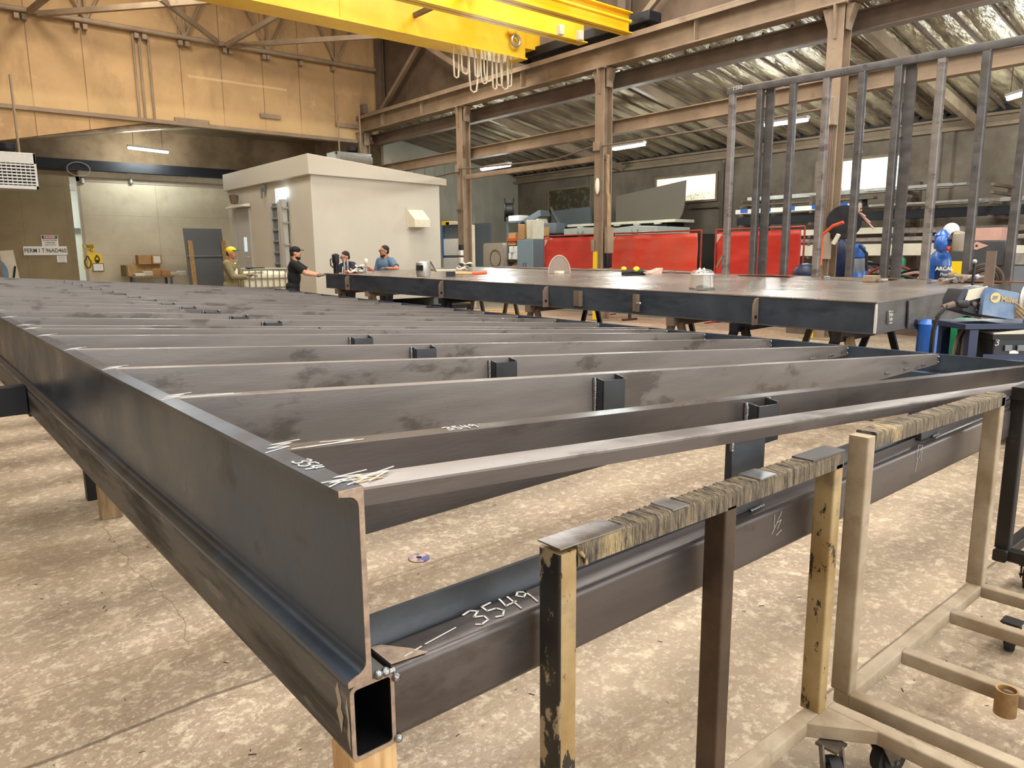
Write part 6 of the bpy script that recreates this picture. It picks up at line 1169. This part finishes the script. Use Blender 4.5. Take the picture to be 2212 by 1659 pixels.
# ---------------------------------------------------------------- blue welding cart with feeder, right edge
t = thing('welding_cart', 'navy blue welding cart at the near end of the platform', 'cart', (7.4, 2.1, 0))
F0 = V((6.98, 2.32, 0)); RTn, BK = RT, AW
def W(r_, a_, z): return F0+RT*r_+AW*a_+V((0,0,z))
zsh = at(2100, 697, X=7.1).z
def wbox(r0, r1, a0, a1, z0, z1): P = [(r0,a0),(r1,a0),(r1,a1),(r0,a1)]; return MB().hexa([W(r_, a_, z0) for r_, a_ in P]+[W(r_, a_, z1) for r_, a_ in P])
ref = at(2085, 700, Z=zsh)
F0 = V((ref.x, ref.y, 0))+AW*0
wbox(-.0, 1.32, 0, .5, zsh-.05, zsh).build('top_shelf', 'bluedk', t, bev=.006)
for r_ in (.09, 1.25):
    for a_ in (.04, .44): wbox(r_-.04, r_+.04, a_-.03, a_+.03, .12, zsh-.05).build('upright', 'bluedk', t, bev=.004)
wbox(-.15, 1.32, 0, .5, .3, .36).build('lower_shelf', 'dark', t, bev=.005)
for r_ in (-.1, 1.2):
    for a_ in (.05, .45): MB().lathe([(.02,-.025),(.1,-.025),(.1,.025),(.02,.025)], W(r_, a_, .102), AW, 24).build('wheel', 'rubber', t); 
wbox(-.15, 1.32, .02, .48, .1, .3).build('base_frame', 'bluedk', t)
# wire feeder on the shelf
f = thing('wire_feeder', 'faded blue Miller wire feeder on the navy blue cart', 'wire feeder', W(.3, .2, zsh))
def at_w(px, py, a_=0.): # point in the plane facing the camera at cart depth
    d = _r*((px-1106)/FPX)-_u*((py-829.5)/FPX)+_f; o = F0+AW*a_; return EYE+d*((o-EYE).dot(AW)/d.dot(AW))
K['fblk'] = mat('feeder_black', '24252b', .5, .1, var=.15)
dpt = AW*.3
def slabw(pts, a_, dep, name, m, parent, bev=0): v = [at_w(px, py, a_) for px, py in pts]; return MB().disc_plate(v, v[0], AW, dep).build(name, m, parent, bev)
slabw([(2078, 672), (2128, 686), (2175, 690), (2180, 640), (2140, 622), (2092, 626), (2080, 650)], .06, .3, 'front_case', 'fblk', f, .004)
slabw([(2092, 627), (2134, 618), (2127, 641), (2083, 652)], .05, .012, 'pale_faceplate', 'offwhite', f)
slabw([(2121, 680), (2126, 638), (2136, 621), (2203, 633), (2190, 691)], .0, .05, 'side_cover', 'bluefeed', f, .003)
slabw([(2092, 627), (2090, 624), (2074, 650), (2078, 652)], .04, .05, 'blue_edge', 'bluedk', f)
for px in (2103, 2118): MB().lathe([(.012,0),(.02,.002),(.018,.02),(.008,.022)], at_w(px, 656, .055), -AW, 16).build('control_knob', 'girder_dk', f)
for k in range(3): a = at_w(2110+4*k, 670+(k % 2)*4, .055); MB().ball(a, .005, n=4).build('screw', 'silver', f)
c0 = at_w(2150, 643, -.002); em = MB().lathe([(.005,0),(.043,0),(.043,.003),(.005,.003)], c0, -AW, 28).build('logo_disc', 'logoy', f) if 'logoy' in K else MB().lathe([(.005,0),(.043,0),(.043,.003),(.005,.003)], c0, -AW, 28).build('logo_disc', mat('logo_cream', 'e3bd76', .6, 0, var=.05), f)
for k in range(3): q = c0-AW*.004+RT*(-.02+.016*k); MB().bar(q+V((0,0,-.016))-RT*.008, q+V((0,0,.016))+RT*.008, .01, .002, AW).build('logo_stripe', 'bluefeed', em)
text_mesh('lettering', 'Miller', .062, at_w(2180, 648, -.004)-AW*.0, (RT*.985+V((0,0,-.14))), (0,0,1), 'chalk_tan', f, .002, bold=.002)
a = at_w(2088, 657, .0); b_ = at_w(2060, 657, -.02); MB().lathe([(.035,0),(.035,.05),(.02,.09)], a, b_-a, 14).build('gun_socket', 'rubber', f)
MB().tube([b_, at_w(2042, 662, -.03), at_w(2026, 682, -.04), at_w(2016, 715, -.04), at_w(2010, 770, -.02), at_w(2009, 800, .0)], [.024,.021,.018,.018,.018,.018], 10).build('gun_cable', 'black_steel', f)
MB().tube([b_, at_w(2036, 664, -.03)], [.027,.022], 10).build('strain_relief', 'girder_dk', f)
sp = thing('wire_spool', 'white plastic wire spool behind the feeder at the right edge', 'spool', at_w(2215, 645, .15)); c0 = at_w(2222, 645, .12)
MB().lathe([(.03,0),(.15,0),(.15,.008),(.06,.01),(.06,.07),(.15,.075),(.15,.082),(.03,.082)], c0, (RT*.5-AW*.85), 32).build('reel', 'white', sp)
for k in range(10): a = 2*pi*k/10; n_ = (RT*.5-AW*.85).normalized(); s1 = V((0,0,1)); s2 = n_.cross(s1); MB().bar(c0+n_*.084+(s1*cos(a)+s2*sin(a))*.04, c0+n_*.084+(s1*cos(a)+s2*sin(a))*.14, .006, .004, n_).build('rib', 'offwhite', sp)
MB().box(c0.x-.02, c0.x+.02, c0.y-.02, c0.y+.02, zsh, c0.z).build('spindle', 'slate', sp)
for k in range(3): tag(MB().tube([at_w(2195, 655+8*k, -.02), at_w(2215, 672+10*k, -.05), at_w(2235, 690+6*k, -.03)], .008, 6).build('feeder_lead', 'wood_old'), ('upper tan lead curling behind the feeder', 'middle tan lead curling behind the feeder', 'lower tan lead curling behind the feeder')[k], 'cable')
# welder on the lower shelf
zw0 = .362; wd = thing('welding_machine', 'black welding machine chalked 3 on the lower shelf of the blue cart', 'welding machine', W(.7, .2, zw0))
v = [(2118, 792), (2127, 728), (2240, 728), (2240, 795)]; zt0 = at_w(2170, 728, -.03).z
wbox(.24, 1.1, -.03, .45, zw0, zt0).build('case', 'fblk', wd, bev=.01); wbox(.22, 1.12, -.04, .46, zt0-.02, zt0+.02).build('lid', 'rubber', wd)
a = at_w(2150, 746, -.035); strokes('chalk_number', digits('3'), a, RT, (0,0,1), 'chalk', wd, .0035, .05)
for px in (2178, 2205): a = at_w(px, 752, -.045); s = MB(); s.bar(a-RT*.03, a+RT*.03, .012, .05, (0,0,1)); s.build('socket_cover', 'slate', wd, bev=.004)
slabw([(2180, 757), (2200, 757), (2200, 764), (2180, 764)], -.036, .003, 'rating_label', 'paper', wd); slabw([(2124, 765), (2240, 768), (2240, 780), (2122, 778)], -.034, .003, 'blue_band', 'bluedk', wd)
tag(MB().hexa([W(.25,.0,zt0+.021),W(.9,.0,zt0+.021),W(.9,.35,zt0+.021),W(.25,.35,zt0+.021),W(.25,.0,zt0+.03),W(.9,.0,zt0+.1),W(.9,.35,zt0+.1),W(.25,.35,zt0+.03)]).build('paper_sheaf', 'offwhite'), 'pale folded sheet lying on the black welding machine', 'paper')
# green cylinder, hoses and blue post beside the cart
g = at(2070, 720, X=8.6); tag(MB().box(g.x, g.x+.35, g.y-.1, g.y+.12, .25, at(2065, 690, X=8.6).z).build('green_tank', 'green', bev=.04), 'green tank standing behind the blue welding cart', 'tank')
tag(MB().box(g.x-.05, g.x+.5, g.y-.2, g.y+.4, 0, .25).build('tank_base', 'black_steel'), 'dark base under the green tank', 'base')
g2 = at(2003, 725, X=8.3); t = thing('blue_cylinder', 'short blue cylinder on a small dolly under the near end of the platform', 'cylinder', (g2.x, g2.y, 0)); MB().lathe([(.08,0),(.1,.02),(.1,.75),(.04,.8)], (g2.x, g2.y, .18)).build('tank', 'blue', t); MB().lathe([(.03,-.03),(.12,-.03),(.12,.03),(.03,.03)], (g2.x+.08, g2.y-.16, .121), AW, 20).build('wheel', 'rubber', t); MB().box(g2.x-.15, g2.x+.25, g2.y-.1, g2.y+.2, .08, .18).build('dolly_base', 'black_steel', t)
for k in range(4): tag(MB().tube([at_w(2085+5*k, 700, .3), at_w(2068+6*k, 730, .25), at_w(2060+8*k, 765, .2), at_w(2058+8*k, 800, .2)], .016, 8).build('power_lead', 'black_steel' if k % 2 else 'girder_dk'), ('first drooping lead beside the green tank', 'second drooping lead beside the green tank', 'third drooping lead beside the green tank', 'fourth drooping lead beside the cart upright')[k], 'cable')
# ================================================================ light
def area(name, loc, sx, sy, power, col, rot=(0,0,0)):
    ld = bpy.data.lights.new(name, 'AREA'); ld.shape = 'RECTANGLE'; ld.size = sx; ld.size_y = sy; ld.energy = power; ld.color = col
    o = bpy.data.objects.new(name, ld); C.objects.link(o); o.location = loc; o.rotation_euler = rot; return o
for x in (2, 7, 12):
    for y in (-4, 3, 10): area('unseen_overhead_light', (x, y, 10.2), 3.6, 3.6, 480, (1, .965, .92))  # assumed overhead lamps out of view, no fixtures built
for y in (1, 8): area('unseen_overhead_light', (-5, y, 10.2), 3, 3, 330, (1, .97, .93))  # unseen overhead lights added to brighten the left floor
for x in (4.5, 11): area('unseen_overhead_light', (x, 17, 10.2), 2.5, 2.5, 520, (1, .93, .84))
area('unseen_overhead_light', (5.5, 21.5, 10.2), 1.0, 1.0, 250, (1, .92, .78)); area('unseen_overhead_light', (-4, 22.0, 10.2), 1.0, 1.0, 270, (1, .9, .75))  # unseen overhead lights placed to brighten the tan end wall
area('door_daylight', (4.5, -8.7, 4.0), 16, 7.5, 1100, (.93, .97, 1), (rad(90), 0, 0))
area('unseen_side_light', (21, -6, 3.0), 6, 5, 700, (.95, .98, 1), (rad(90), 0, rad(40)))  # cool light from the right side; no door is built here
area('door_gap_fill', (4, 34, 5.0), 2, 2, 260, (.92, 1, .95))  # fill light added so the wall beyond the gap looks lit
w = bpy.data.worlds.new('daylight'); sc.world = w; w.use_nodes = True; w.node_tree.nodes['Background'].inputs[0].default_value = (1, .97, .93, 1); w.node_tree.nodes['Background'].inputs[1].default_value = 1.0
sc.view_settings.view_transform = 'Standard'; sc.view_settings.look = 'None'; sc.view_settings.gamma = 1; sc.view_settings.use_curve_mapping = False; sc.view_settings.exposure = 0.0
sc.cycles.use_denoising = True; sc.cycles.max_bounces = 6; sc.cycles.diffuse_bounces = 3; sc.cycles.glossy_bounces = 3; sc.cycles.use_adaptive_sampling = True; sc.cycles.adaptive_threshold = .02; sc.cycles.sample_clamp_indirect = 6
